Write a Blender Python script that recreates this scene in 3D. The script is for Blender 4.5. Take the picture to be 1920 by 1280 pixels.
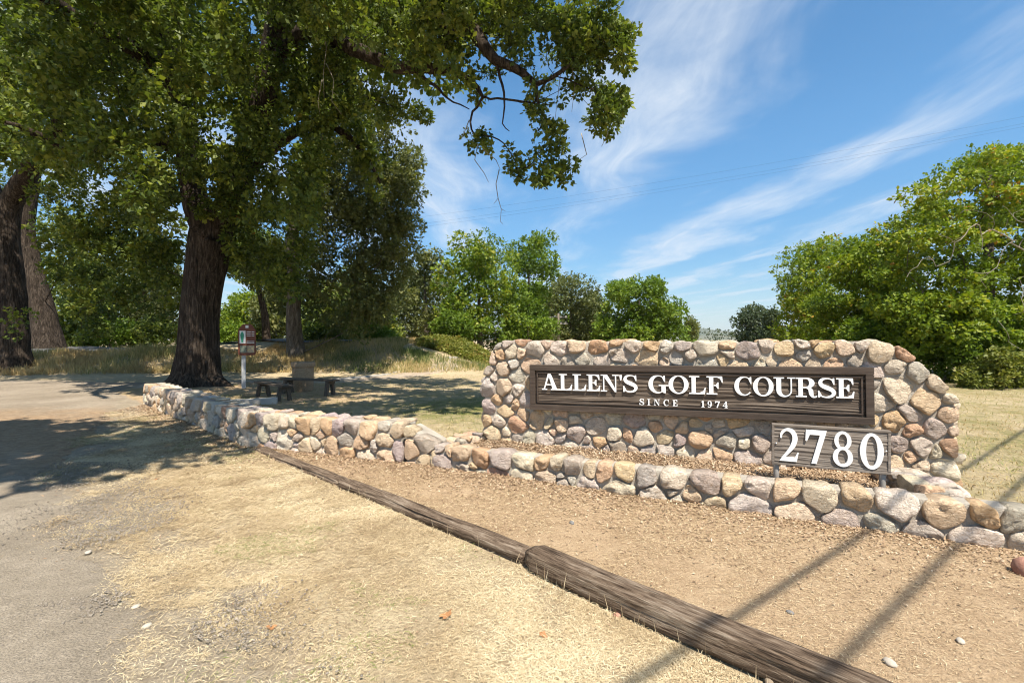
import bpy, bmesh, math, time
import numpy as np
from mathutils import Vector

T0 = time.time()
for o in list(bpy.data.objects):
    bpy.data.objects.remove(o)
sc = bpy.context.scene
col = sc.collection
R = math.radians

# ------------------------------------------------------------------ camera
F = 870.0          # focal length in pixels of a 1920 px wide frame
HZ = 637.0         # row of the horizon
EYE = 1.6
cam = bpy.data.cameras.new('camera')
cam.sensor_width = 36.0
cam.sensor_fit = 'HORIZONTAL'
cam.lens = F / 1920.0 * 36.0
cam.shift_y = -3.0 / 1920.0
cam.clip_start = 0.05
cam.clip_end = 20000
camo = bpy.data.objects.new('camera', cam)
camo.location = (0, 0, EYE)
camo.rotation_euler = (R(90), 0, 0)
col.objects.link(camo)
sc.camera = camo

# ------------------------------------------------------------------ light
SUN_EL = R(61)
SUN_AZ = (0.35, -0.937)            # horizontal direction towards the sun
sunv = Vector((SUN_AZ[0] * math.cos(SUN_EL), SUN_AZ[1] * math.cos(SUN_EL), math.sin(SUN_EL)))
sl = bpy.data.lights.new('sun', 'SUN')
sl.energy = 5.0
sl.angle = R(0.53)
sl.color = (1.0, 0.93, 0.81)
so = bpy.data.objects.new('sun', sl)
so.rotation_euler = sunv.to_track_quat('Z', 'Y').to_euler()
so.location = (20, -40, 60)
col.objects.link(so)

world = bpy.data.worlds.new('World')
sc.world = world
world.use_nodes = True
SKY_STRENGTH = 0.095
EXPOSURE = 0.95


class NT:
    """small node-tree helper"""
    def __init__(s, tree):
        s.t = tree
        s.n = tree.nodes
        s.n.clear()

    def new(s, typ, ins=None, **kw):
        nd = s.n.new(typ)
        for k, v in kw.items():
            setattr(nd, k, v)
        for k, v in (ins or {}).items():
            s.set(nd, k, v)
        return nd

    def set(s, nd, k, v):
        if isinstance(v, tuple) and len(v) == 2 and hasattr(v[0], 'outputs'):
            s.t.links.new(v[0].outputs[v[1]], nd.inputs[k])
        elif hasattr(v, 'outputs'):
            s.t.links.new(v.outputs[0], nd.inputs[k])
        else:
            nd.inputs[k].default_value = v

    def math(s, op, a, b=0.0, c=None, clamp=False):
        ins = {0: a, 1: b}
        if c is not None:
            ins[2] = c
        return s.new('ShaderNodeMath', ins, operation=op, use_clamp=clamp)

    def mix(s, fac, a, b, blend='MIX'):
        nd = s.new('ShaderNodeMix', data_type='RGBA', blend_type=blend)
        s.set(nd, 0, fac)
        s.set(nd, 6, a if not (isinstance(a, tuple) and len(a) == 3) else (*a, 1))
        s.set(nd, 7, b if not (isinstance(b, tuple) and len(b) == 3) else (*b, 1))
        return (nd, 2)

    def noise(s, vec, scale, detail=4, rough=0.55, dist=0.0):
        nd = s.new('ShaderNodeTexNoise')
        if vec is not None:
            s.set(nd, 'Vector', vec)
        s.set(nd, 'Scale', scale)
        s.set(nd, 'Detail', detail)
        s.set(nd, 'Roughness', rough)
        s.set(nd, 'Distortion', dist)
        return nd

    def ramp(s, fac, stops):
        nd = s.new('ShaderNodeValToRGB')
        el = nd.color_ramp.elements
        while len(el) < len(stops):
            el.new(0.5)
        for e, (p, c) in zip(el, stops):
            e.position = p
            e.color = (*c, 1) if isinstance(c, tuple) else (c, c, c, 1)
        s.set(nd, 0, fac)
        return nd

    def mapping(s, vec, scale=(1, 1, 1), loc=(0, 0, 0), rot=(0, 0, 0)):
        nd = s.new('ShaderNodeMapping')
        s.set(nd, 'Vector', vec)
        nd.inputs['Scale'].default_value = scale
        nd.inputs['Location'].default_value = loc
        nd.inputs['Rotation'].default_value = rot
        return nd

    def bump(s, h, strength, dist=0.01, normal=None):
        nd = s.new('ShaderNodeBump')
        s.set(nd, 'Height', h)
        nd.inputs['Strength'].default_value = strength
        nd.inputs['Distance'].default_value = dist
        if normal is not None:
            s.set(nd, 'Normal', normal)
        return nd


def build_world():
    g = NT(world.node_tree)
    sky = g.new('ShaderNodeTexSky', sky_type='NISHITA', sun_disc=False)
    sky.sun_elevation = SUN_EL
    sky.sun_rotation = math.atan2(SUN_AZ[0], SUN_AZ[1])
    sky.altitude = 100
    sky.air_density = 1.0
    sky.dust_density = 0.15
    sky.ozone_density = 2.2
    tc = g.new('ShaderNodeTexCoord')
    sep = g.new('ShaderNodeSeparateXYZ', {0: (tc, 'Generated')})
    z = g.math('MAXIMUM', (sep, 'Z'), 0.03)
    u = g.math('DIVIDE', (sep, 'X'), z)
    v = g.math('DIVIDE', (sep, 'Y'), z)
    # cirrus sheets on a high plane, drawn out along the wind (mostly along v)
    uv = g.new('ShaderNodeCombineXYZ', {0: u, 1: v, 2: 0.0})
    warp = g.noise(g.mapping(uv, (0.5, 0.35, 1), (3.1, 1.7, 0)), 1.0, 3, 0.5)
    wsub = g.math('MULTIPLY', g.math('SUBTRACT', warp, 0.5), 1.3)
    u2 = g.math('ADD', u, wsub)
    uvw = g.new('ShaderNodeCombineXYZ', {0: u2, 1: v, 2: 0.0})
    big = g.noise(g.mapping(uvw, (0.85, 0.26, 1), (0.62, 0.2, 0)), 1.0, 5, 0.6, 0.4)
    fib = g.noise(g.mapping(uvw, (7.0, 1.1, 1), (0, 0, 0), (0, 0, R(-16))), 1.0, 8, 0.68, 0.7)
    fine = g.noise(g.mapping(uvw, (2.6, 1.3, 1), (4, 2, 0), (0, 0, R(20))), 1.0, 8, 0.62, 0.3)
    # regular wind bands across the whole sky
    band = g.math('MULTIPLY', g.math('COSINE', g.math('MULTIPLY', g.math('SUBTRACT', u2, 0.62), 2 * math.pi / 1.12)), 0.11)
    s1 = g.math('ADD', g.math('ADD', g.math('MULTIPLY', big, 0.75), g.math('MULTIPLY', fine, 0.4)), band)
    m1 = g.new('ShaderNodeMapRange', {0: s1, 1: 0.47, 2: 0.80, 3: 0.0, 4: 1.0}, interpolation_type='SMOOTHSTEP')
    m2 = g.new('ShaderNodeMapRange', {0: fib, 1: 0.22, 2: 0.74, 3: 0.34, 4: 1.0})
    cl = g.math('MULTIPLY', m1, m2)
    # thin veil towards the horizon
    hz = g.new('ShaderNodeMapRange', {0: (sep, 'Z'), 1: 0.0, 2: 0.16, 3: 0.50, 4: 0.0}, interpolation_type='SMOOTHSTEP')
    cl2 = g.math('MAXIMUM', g.math('MULTIPLY', cl, 0.86), g.math('MULTIPLY', hz, 0.62))
    cl2 = g.math('MINIMUM', cl2, 0.88)
    hsv = g.new('ShaderNodeHueSaturation', {'Saturation': 1.22, 'Value': 1.06, 'Hue': 0.492, 'Color': sky})
    # the air low over the horizon is less bright than a pure model sky
    low = g.new('ShaderNodeMapRange', {0: (sep, 'Z'), 1: 0.0, 2: 0.40, 3: 0.60, 4: 1.0}, interpolation_type='SMOOTHSTEP')
    lowc = g.new('ShaderNodeCombineColor', {0: g.math('POWER', low, 1.35), 1: g.math('POWER', low, 1.1), 2: g.math('POWER', low, 0.9)})
    skyc = g.mix(1.0, hsv, lowc, 'MULTIPLY')
    mixc = g.mix(cl2, skyc, (4.6, 5.0, 5.5))
    bg = g.new('ShaderNodeBackground', {'Color': mixc, 'Strength': SKY_STRENGTH})
    out = g.new('ShaderNodeOutputWorld', {'Surface': bg})


build_world()
sc.view_settings.view_transform = 'Standard'
sc.view_settings.look = 'None'
sc.view_settings.exposure = EXPOSURE
sc.view_settings.gamma = 1.0
sc.view_settings.use_curve_mapping = False
cy = sc.cycles
cy.max_bounces = 5
cy.diffuse_bounces = 3
cy.glossy_bounces = 2
cy.transmission_bounces = 4
cy.transparent_max_bounces = 4
cy.use_adaptive_sampling = True
cy.adaptive_threshold = 0.02
cy.use_denoising = True
cy.sample_clamp_indirect = 6.0
cy.filter_width = 1.1

# ------------------------------------------------------------------ helpers
rng = np.random.default_rng(7)


def W(px, py, Y):
    """a point seen at pixel (px, py) of the photograph that stands Y metres ahead"""
    return np.array([(px - 960.0) / F * Y, Y, EYE - (py - HZ) / F * Y])


def G(px, py, z=0.0):
    """the point of a level surface of height z seen at that pixel"""
    Y = F * (EYE - z) / (py - HZ)
    return np.array([(px - 960.0) / F * Y, Y, z])


def hash3(ix, iy, iz):
    n = (ix.astype(np.int64) * 374761393 + iy.astype(np.int64) * 668265263 + iz.astype(np.int64) * 2147483647) & 0xFFFFFFFF
    n = ((n ^ (n >> 13)) * 1274126177) & 0xFFFFFFFF
    n = (n ^ (n >> 16)) & 0xFFFFFFFF
    return n.astype(np.float64) / 4294967295.0


def vnoise(p):
    """value noise 0..1 of an (N,3) array"""
    p = np.asarray(p, float)
    i = np.floor(p).astype(np.int64)
    f = p - i
    f = f * f * (3 - 2 * f)
    r = 0
    for dx in (0, 1):
        for dy in (0, 1):
            for dz in (0, 1):
                w = (f[:, 0] if dx else 1 - f[:, 0]) * (f[:, 1] if dy else 1 - f[:, 1]) * (f[:, 2] if dz else 1 - f[:, 2])
                r = r + w * hash3(i[:, 0] + dx, i[:, 1] + dy, i[:, 2] + dz)
    return r


def fbm(p, oct=4):
    s, a, t = 0, 1.0, 0
    p = np.asarray(p, float)
    for k in range(oct):
        s = s + a * vnoise(p * 2 ** k + 17.3 * k)
        t += a
        a *= 0.5
    return s / t


def sstep(a, b, x):
    t = np.clip((np.asarray(x, float) - a) / (b - a), 0, 1)
    return t * t * (3 - 2 * t)


def mesh_np(name, verts, faces, smooth=False, attrs=None):
    """faces: (N,k) int array of equal sized polygons; attrs: {name: (domain, array)}"""
    verts = np.asarray(verts, np.float32)
    faces = np.asarray(faces, np.int32)
    me = bpy.data.meshes.new(name)
    n, k = faces.shape
    me.vertices.add(len(verts))
    me.vertices.foreach_set('co', verts.ravel())
    me.loops.add(n * k)
    me.loops.foreach_set('vertex_index', faces.ravel())
    me.polygons.add(n)
    me.polygons.foreach_set('loop_start', np.arange(0, n * k, k, dtype=np.int32))
    try:
        me.polygons.foreach_set('loop_total', np.full(n, k, np.int32))
    except Exception:
        pass
    if smooth:
        me.polygons.foreach_set('use_smooth', np.ones(n, bool))
    for an, (dom, arr) in (attrs or {}).items():
        arr = np.asarray(arr, np.float32)
        if arr.ndim == 1:
            a = me.attributes.new(an, 'FLOAT', dom)
            a.data.foreach_set('value', arr)
        else:
            a = me.attributes.new(an, 'FLOAT_COLOR', dom)
            a.data.foreach_set('color', arr.ravel())
    me.update(calc_edges=True)
    return me


def link(name, me, mat=None, parent=None, label=None, cat=None, group=None, kind=None, loc=None):
    o = bpy.data.objects.new(name, me)
    col.objects.link(o)
    if mat is not None and me is not None and not me.materials:
        me.materials.append(mat)
    if parent is not None:
        o.parent = parent
    if loc is not None:
        o.location = loc
    if label:
        o['label'] = label
    if cat:
        o['category'] = cat
    if group:
        o['group'] = group
    if kind:
        o['kind'] = kind
    return o


def empty(name, loc, label, cat, group=None, rotz=0.0):
    o = link(name, None, None, None, label, cat, group, None, loc)
    o.rotation_euler = (0, 0, rotz)
    o.empty_display_size = 0.2
    return o


class MB:
    """collects polygons of one mesh"""
    def __init__(s):
        s.v, s.f = [], []

    def add(s, vs, fs):
        b = len(s.v)
        s.v += [tuple(map(float, p)) for p in vs]
        s.f += [tuple(i + b for i in f) for f in fs]
        return s

    def box(s, x0, y0, z0, x1, y1, z1):
        vs = [(x, y, z) for z in (z0, z1) for y in (y0, y1) for x in (x0, x1)]
        return s.add(vs, [(0, 2, 3, 1), (4, 5, 7, 6), (0, 1, 5, 4), (2, 6, 7, 3), (0, 4, 6, 2), (1, 3, 7, 5)])

    def cyl(s, c, r, z0, z1, n=16, r2=None, cap=True):
        r2 = r if r2 is None else r2
        vs = []
        for zz, rr in ((z0, r), (z1, r2)):
            for k in range(n):
                a = 2 * math.pi * k / n
                vs.append((c[0] + rr * math.cos(a), c[1] + rr * math.sin(a), zz))
        fs = [(k, (k + 1) % n, n + (k + 1) % n, n + k) for k in range(n)]
        if cap:
            fs += [tuple(range(n - 1, -1, -1)), tuple(range(n, 2 * n))]
        return s.add(vs, fs)

    def lathe(s, c, prof, n=28):
        vs, fs = [], []
        for (r, z) in prof:
            for k in range(n):
                a = 2 * math.pi * k / n
                vs.append((c[0] + r * math.cos(a), c[1] + r * math.sin(a), c[2] + z))
        for i in range(len(prof) - 1):
            for k in range(n):
                fs.append((i * n + k, i * n + (k + 1) % n, (i + 1) * n + (k + 1) % n, (i + 1) * n + k))
        return s.add(vs, fs)

    def tube(s, pts, r, n=8):
        pts = [np.array(p, float) for p in pts]
        rs = r if hasattr(r, '__len__') else [r] * len(pts)
        vs, fs = [], []
        up = np.array([0.13, 0.21, 0.97])
        for i, p in enumerate(pts):
            d = pts[min(i + 1, len(pts) - 1)] - pts[max(i - 1, 0)]
            d /= np.linalg.norm(d) + 1e-9
            a = np.cross(d, up)
            if np.linalg.norm(a) < 0.05:
                a = np.cross(d, (1, 0, 0))
            a /= np.linalg.norm(a)
            b = np.cross(d, a)
            for k in range(n):
                t = 2 * math.pi * k / n
                vs.append(p + rs[i] * (math.cos(t) * a + math.sin(t) * b))
        for i in range(len(pts) - 1):
            for k in range(n):
                fs.append((i * n + k, i * n + (k + 1) % n, (i + 1) * n + (k + 1) % n, (i + 1) * n + k))
        fs += [tuple(range(n - 1, -1, -1)), tuple(range((len(pts) - 1) * n, len(pts) * n))]
        return s.add(vs, fs)

    def mesh(s, name, bevel=0.0, smooth=False, seg=2):
        me = bpy.data.meshes.new(name)
        me.from_pydata(s.v, [], s.f)
        bm = bmesh.new()
        bm.from_mesh(me)
        bmesh.ops.recalc_face_normals(bm, faces=bm.faces)
        if bevel > 0:
            es = [e for e in bm.edges if len(e.link_faces) == 2 and e.calc_face_angle(0) > 0.5]
            bmesh.ops.bevel(bm, geom=es, offset=bevel, segments=seg, affect='EDGES', profile=0.6, clamp_overlap=True)
        if smooth:
            for f in bm.faces:
                f.smooth = True
        bm.to_mesh(me)
        bm.free()
        return me


# ------------------------------------------------------------------ materials
MATS = {}


def mat(name):
    m = bpy.data.materials.new(name)
    m.use_nodes = True
    MATS[name] = m
    return m, NT(m.node_tree)


def finish(g, color, rough=0.8, normal=None, spec=0.3, metal=0.0):
    b = g.new('ShaderNodeBsdfPrincipled')
    g.set(b, 'Base Color', (*color, 1) if isinstance(color, tuple) and len(color) == 3 else color)
    g.set(b, 'Roughness', rough)
    b.inputs['Specular IOR Level'].default_value = spec
    b.inputs['Metallic'].default_value = metal
    if normal is not None:
        g.set(b, 'Normal', normal)
    g.new('ShaderNodeOutputMaterial', {'Surface': b})
    return b


def noisy(name, c1, c2, scale=6.0, rough=0.8, bump=0.3, bscale=40.0, bdist=0.01, spec=0.3, metal=0.0, stretch=(1, 1, 1)):
    m, g = mat(name)
    tc = g.new('ShaderNodeTexCoord')
    v = g.mapping((tc, 'Object'), stretch)
    n = g.noise(v, scale, 6, 0.6)
    r = g.ramp(n, [(0.3, c1), (0.7, c2)])
    nb = g.noise(v, bscale, 6, 0.65)
    finish(g, r, rough, g.bump(nb, bump, bdist), spec, metal)
    return m


def leaf_mat(name, stops, trans=0.32, tcol=(1.3, 1.35, 0.55), rough=0.55, spec=0.3):
    """stops: ramp over the per-leaf random 'tint'"""
    m, g = mat(name)
    at = g.new('ShaderNodeAttribute', attribute_name='tint')
    r = g.ramp((at, 'Fac'), stops)
    geo = g.new('ShaderNodeNewGeometry')
    p = g.new('ShaderNodeBsdfPrincipled', {'Base Color': r, 'Roughness': rough})
    p.inputs['Specular IOR Level'].default_value = spec
    tc = g.mix(1.0, r, tcol, 'MULTIPLY')
    t = g.new('ShaderNodeBsdfTranslucent', {'Color': tc})
    mx = g.new('ShaderNodeMixShader', {0: trans, 1: p, 2: t})
    g.new('ShaderNodeOutputMaterial', {'Surface': mx})
    return m


def straw_mat(name, stops, trans=0.25):
    return leaf_mat(name, stops, trans, (1.1, 1.0, 0.7), 0.6, 0.25)


def make_materials():
    # field stones: every stone object carries its own colour
    m, g = mat('stone')
    oi = g.new('ShaderNodeObjectInfo')
    tc = g.new('ShaderNodeTexCoord')
    geo = g.new('ShaderNodeNewGeometry')
    off = g.new('ShaderNodeVectorMath', {0: (geo, 'Position'), 1: g.new('ShaderNodeCombineXYZ', {0: g.math('MULTIPLY', (oi, 'Random'), 91.0), 1: g.math('MULTIPLY', (oi, 'Random'), 37.0), 2: 0.0})}, operation='ADD')
    n1 = g.noise(off, 7.0, 6, 0.62, 0.5)
    n2 = g.noise(off, 42.0, 5, 0.7)
    n3 = g.noise(g.mapping(off, (1, 1, 2.6), (0, 0, 0), (0.5, 0.3, 0.2)), 13.0, 7, 0.62, 1.4)
    c = g.mix(g.ramp(n1, [(0.30, 0.0), (0.72, 1.0)]), (oi, 'Color'), (0.54, 0.44, 0.33))
    cc = g.mix(0.36, (oi, 'Color'), c)
    warm = g.mix(g.math('MULTIPLY', g.ramp(n3, [(0.52, 0.0), (0.72, 1.0)]), 0.5), cc, (0.30, 0.17, 0.09))
    pale = g.mix(g.math('MULTIPLY', g.ramp(n3, [(0.28, 1.0), (0.42, 0.0)]), 0.55), warm, (0.62, 0.57, 0.48))
    spk = g.mix(g.math('MULTIPLY', g.ramp(n2, [(0.56, 0.0), (0.68, 1.0)]), 0.35), pale, (0.12, 0.10, 0.09))
    hb = g.math('ADD', g.math('MULTIPLY', n3, 1.2), g.math('MULTIPLY', n2, 0.35))
    n4 = g.noise(off, 21.0, 6, 0.65, 1.0)
    hb = g.math('ADD', hb, g.math('MULTIPLY', g.ramp(n4, [(0.40, 0.0), (0.50, 1.0), (0.60, 0.6)]), 0.5))
    finish(g, spk, 0.88, g.bump(hb, 0.85, 0.030), 0.2)

    m, g = mat('mortar')
    tc = g.new('ShaderNodeTexCoord')
    n1 = g.noise((tc, 'Object'), 5, 5, 0.6)
    n2 = g.noise((tc, 'Object'), 90, 4, 0.7)
    finish(g, g.ramp(n1, [(0.3, (0.35, 0.31, 0.26)), (0.7, (0.52, 0.47, 0.40))]), 0.95, g.bump(g.math('ADD', n2, g.noise((tc, 'Object'), 18, 5, 0.7)), 1.0, 0.02), 0.1)

    # weathered dark sign wood, grain along local x
    for nm, c0, c1, c2 in (('sign_wood', (0.024, 0.017, 0.012), (0.092, 0.068, 0.050), (0.20, 0.158, 0.122)),
                           ('sign_frame_wood', (0.026, 0.018, 0.014), (0.058, 0.041, 0.031), (0.105, 0.080, 0.062)),
                           ('number_wood', (0.06, 0.048, 0.04), (0.175, 0.145, 0.12), (0.32, 0.28, 0.24))):
        m, g = mat(nm)
        tc = g.new('ShaderNodeTexCoord')
        v = g.mapping((tc, 'Object'), (1.2, 14, 34))
        n1 = g.noise(v, 1.7, 7, 0.65, 0.6)
        n2 = g.noise(g.mapping((tc, 'Object'), (4, 30, 120)), 1.5, 4, 0.6)
        n3 = g.noise((tc, 'Object'), 2.2, 3, 0.5)
        f = g.math('ADD', g.math('ADD', g.math('MULTIPLY', n1, 0.6), g.math('MULTIPLY', n2, 0.25)), g.math('MULTIPLY', n3, 0.2))
        r = g.ramp(f, [(0.36, c0), (0.52, c1), (0.70, c2)])
        finish(g, r, 0.72, g.bump(g.math('ADD', n1, g.math('MULTIPLY', n2, 0.5)), 0.5, 0.006), 0.3)

    m, g = mat('white_paint')
    tc = g.new('ShaderNodeTexCoord')
    n = g.noise((tc, 'Object'), 14, 4, 0.6)
    n2 = g.noise((tc, 'Object'), 70, 5, 0.7)
    w = g.ramp(n, [(0.3, (0.66, 0.65, 0.63)), (0.6, (0.82, 0.82, 0.82))])
    w2 = g.mix(g.math('MULTIPLY', g.ramp(n2, [(0.62, 0.0), (0.72, 1.0)]), 0.5), w, (0.45, 0.41, 0.36))
    finish(g, w2, 0.6, g.bump(n2, 0.15, 0.004), 0.25)

    # old railway sleepers
    m, g = mat('sleeper_wood')
    tc = g.new('ShaderNodeTexCoord')
    v = g.mapping((tc, 'Object'), (3.2, 46, 46))
    n1 = g.noise(v, 1.0, 6, 0.6, 0.5)
    n2 = g.noise(g.mapping((tc, 'Object'), (14, 150, 150)), 1.0, 4, 0.6, 0.4)
    n3 = g.noise((tc, 'Object'), 1.5, 4, 0.5)
    f = g.math('ADD', g.math('ADD', g.math('MULTIPLY', n1, 0.55), g.math('MULTIPLY', n2, 0.3)), g.math('MULTIPLY', n3, 0.2))
    r = g.ramp(f, [(0.39, (0.010, 0.007, 0.005)), (0.45, (0.055, 0.037, 0.025)), (0.54, (0.140, 0.100, 0.070)), (0.66, (0.28, 0.225, 0.17))])
    finish(g, r, 0.9, g.bump(g.math('ADD', n1, n2), 0.8, 0.015), 0.15)

    # bark with long vertical furrows
    for nm, c0, c1, c2, sx in (('oak_bark', (0.006, 0.005, 0.004), (0.045, 0.034, 0.026), (0.13, 0.102, 0.08), 13.0),
                               ('grey_bark', (0.05, 0.042, 0.034), (0.15, 0.125, 0.10), (0.30, 0.26, 0.215), 12.0),
                               ('twig_bark', (0.05, 0.04, 0.03), (0.11, 0.09, 0.07), (0.20, 0.17, 0.135), 12.0),
                               ('dead_twig', (0.16, 0.135, 0.10), (0.30, 0.26, 0.205), (0.45, 0.40, 0.33), 12.0)):
        m, g = mat(nm)
        geo = g.new('ShaderNodeNewGeometry')
        v = g.mapping((geo, 'Position'), (sx, sx, 1.7))
        n1 = g.noise(v, 1.0, 7, 0.65, 1.0)
        n2 = g.noise((geo, 'Position'), 30, 4, 0.6)
        r = g.ramp(g.math('ADD', g.math('MULTIPLY', n1, 0.8), g.math('MULTIPLY', n2, 0.2)), [(0.34, c0), (0.5, c1), (0.68, c2)])
        finish(g, r, 0.95, g.bump(n1, 1.0, 0.09), 0.1)

    # foliage
    leaf_mat('oak_leaf', [(0.0, (0.034, 0.050, 0.014)), (0.4, (0.072, 0.108, 0.022)), (0.72, (0.155, 0.190, 0.034)), (0.94, (0.26, 0.275, 0.05)), (0.985, (0.30, 0.26, 0.05)), (1.0, (0.32, 0.14, 0.04))], 0.36)
    leaf_mat('grey_oak_leaf', [(0.0, (0.055, 0.070, 0.024)), (0.5, (0.115, 0.135, 0.045)), (0.85, (0.185, 0.195, 0.070)), (1.0, (0.28, 0.26, 0.09))], 0.32)
    leaf_mat('bright_leaf', [(0.0, (0.046, 0.081, 0.013)), (0.45, (0.098, 0.163, 0.018)), (0.85, (0.176, 0.240, 0.026)), (1.0, (0.312, 0.299, 0.039))], 0.36)
    leaf_mat('yellow_leaf', [(0.0, (0.055, 0.095, 0.012)), (0.45, (0.120, 0.180, 0.015)), (0.8, (0.215, 0.265, 0.022)), (0.97, (0.33, 0.31, 0.035)), (1.0, (0.34, 0.17, 0.03))], 0.36)
    leaf_mat('dark_leaf', [(0.0, (0.020, 0.032, 0.014)), (0.5, (0.042, 0.062, 0.026)), (1.0, (0.085, 0.105, 0.040))], 0.2)
    leaf_mat('bramble_leaf', [(0.0, (0.07, 0.10, 0.016)), (0.45, (0.16, 0.18, 0.03)), (0.75, (0.25, 0.235, 0.05)), (0.92, (0.33, 0.20, 0.07)), (1.0, (0.36, 0.13, 0.06))], 0.3)
    straw_mat('straw', [(0.0, (0.34, 0.25, 0.15)), (0.35, (0.54, 0.43, 0.27)), (0.75, (0.70, 0.59, 0.40)), (0.93, (0.78, 0.71, 0.52)), (0.955, (0.25, 0.27, 0.07)), (1.0, (0.20, 0.26, 0.06))])
    straw_mat('lawn_blade', [(0.0, (0.33, 0.24, 0.12)), (0.4, (0.46, 0.36, 0.18)), (0.55, (0.30, 0.28, 0.10)), (0.8, (0.16, 0.21, 0.055)), (1.0, (0.10, 0.16, 0.04))])
    straw_mat('bank_blade', [(0.0, (0.36, 0.25, 0.11)), (0.3, (0.55, 0.41, 0.20)), (0.58, (0.42, 0.35, 0.15)), (0.75, (0.18, 0.20, 0.06)), (1.0, (0.10, 0.15, 0.04))])
    straw_mat('litter', [(0.0, (0.17, 0.105, 0.065)), (0.4, (0.31, 0.21, 0.13)), (0.8, (0.43, 0.31, 0.20)), (1.0, (0.58, 0.47, 0.34))], 0.05)
    straw_mat('debris', [(0.0, (0.19, 0.125, 0.075)), (0.4, (0.38, 0.27, 0.16)), (0.8, (0.55, 0.42, 0.25)), (1.0, (0.68, 0.58, 0.40))], 0.1)

    # ground: zones come from the mesh attribute 'zone' (r straw, g green lawn, b bare dirt)
    m, g = mat('ground')
    at = g.new('ShaderNodeAttribute', attribute_name='zone')
    sp = g.new('ShaderNodeSeparateColor', {0: (at, 'Color')})
    geo = g.new('ShaderNodeNewGeometry')
    P = (geo, 'Position')
    nl = g.noise(P, 0.8, 5, 0.6)
    nm_ = g.noise(P, 5.0, 6, 0.65)
    nf = g.noise(P, 38.0, 6, 0.7)
    nx = g.noise(g.mapping(P, (60, 22, 1), (0, 0, 0), (0, 0, 0.6)), 1.0, 4, 0.7)
    straw = g.ramp(g.math('ADD', g.math('MULTIPLY', nf, 0.6), g.math('MULTIPLY', nm_, 0.4)), [(0.35, (0.26, 0.195, 0.12)), (0.5, (0.41, 0.325, 0.205)), (0.66, (0.55, 0.455, 0.295))])
    dirt = g.ramp(g.math('ADD', g.math('ADD', g.math('MULTIPLY', nf, 0.45), g.math('MULTIPLY', nm_, 0.35)), g.math('MULTIPLY', nl, 0.2)), [(0.34, (0.26, 0.175, 0.102)), (0.5, (0.395, 0.283, 0.175)), (0.66, (0.51, 0.385, 0.25))])
    green = g.ramp(g.math('ADD', g.math('MULTIPLY', nf, 0.5), g.math('MULTIPLY', nm_, 0.5)), [(0.34, (0.07, 0.095, 0.03)), (0.5, (0.17, 0.165, 0.055)), (0.66, (0.36, 0.285, 0.125))])
    gr = g.ramp(g.math('ADD', g.math('MULTIPLY', nf, 0.5), g.math('MULTIPLY', nm_, 0.5)), [(0.36, (0.20, 0.165, 0.12)), (0.64, (0.36, 0.31, 0.235))])
    dn = g.math('ADD', (sp, 'Blue'), g.math('MULTIPLY', g.math('SUBTRACT', nm_, 0.5), 1.1))
    c = g.mix(g.new('ShaderNodeMapRange', {0: dn, 1: 0.35, 2: 0.65, 3: 0.0, 4: 1.0}), straw, dirt)
    gn = g.math('ADD', (sp, 'Green'), g.math('MULTIPLY', g.math('SUBTRACT', g.noise(P, 1.7, 6, 0.7), 0.5), 1.5))
    c = g.mix(g.new('ShaderNodeMapRange', {0: gn, 1: 0.25, 2: 0.85, 3: 0.0, 4: 1.0}), c, green)
    rn = g.math('ADD', (sp, 'Red'), g.math('MULTIPLY', g.math('SUBTRACT', nm_, 0.5), 0.9))
    c = g.mix(g.new('ShaderNodeMapRange', {0: rn, 1: 0.25, 2: 0.8, 3: 0.0, 4: 0.9}), c, gr)
    ns = g.noise(P, 150.0, 3, 0.75)
    nt = g.noise(g.mapping(P, (210, 70, 1), (0, 0, 0), (0, 0, 0.9)), 1.0, 3, 0.7)
    sp_ = g.ramp(g.math('ADD', g.math('MULTIPLY', ns, 0.6), g.math('MULTIPLY', nt, 0.4)), [(0.36, 0.42), (0.46, 0.92), (0.56, 1.05), (0.66, 1.45)])
    c = g.mix(1.0, c, sp_, 'MULTIPLY')
    hb = g.math('ADD', g.math('ADD', g.math('MULTIPLY', nf, 1.0), g.math('MULTIPLY', nx, 0.5)), g.math('MULTIPLY', ns, 0.35))
    finish(g, c, 0.95, g.bump(hb, 0.8, 0.03), 0.1)

    # worn asphalt driveway with dust
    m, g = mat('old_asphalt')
    geo = g.new('ShaderNodeNewGeometry')
    P = (geo, 'Position')
    nl = g.noise(P, 0.55, 5, 0.6, 0.6)
    nf = g.noise(P, 130.0, 4, 0.7)
    nv = g.new('ShaderNodeTexVoronoi', {'Vector': P, 'Scale': 75.0})
    nm_ = g.noise(P, 9.0, 6, 0.7)
    base = g.ramp(g.math('ADD', g.math('MULTIPLY', nl, 0.65), g.math('MULTIPLY', nm_, 0.35)), [(0.34, (0.20, 0.165, 0.122)), (0.5, (0.28, 0.235, 0.178)), (0.62, (0.37, 0.315, 0.245))])
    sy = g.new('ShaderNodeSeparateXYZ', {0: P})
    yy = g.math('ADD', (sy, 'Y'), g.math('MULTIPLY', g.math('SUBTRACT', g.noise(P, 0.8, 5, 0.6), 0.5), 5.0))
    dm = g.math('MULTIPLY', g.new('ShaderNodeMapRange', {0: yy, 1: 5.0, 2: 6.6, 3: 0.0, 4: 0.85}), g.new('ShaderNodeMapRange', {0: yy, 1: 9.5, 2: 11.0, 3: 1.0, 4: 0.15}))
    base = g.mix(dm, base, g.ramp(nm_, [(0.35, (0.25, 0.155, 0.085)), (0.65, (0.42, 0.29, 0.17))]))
    sp1 = g.mix(g.math('MULTIPLY', g.ramp(nf, [(0.42, 1.0), (0.52, 0.0)]), 0.55), base, (0.06, 0.055, 0.05))
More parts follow.
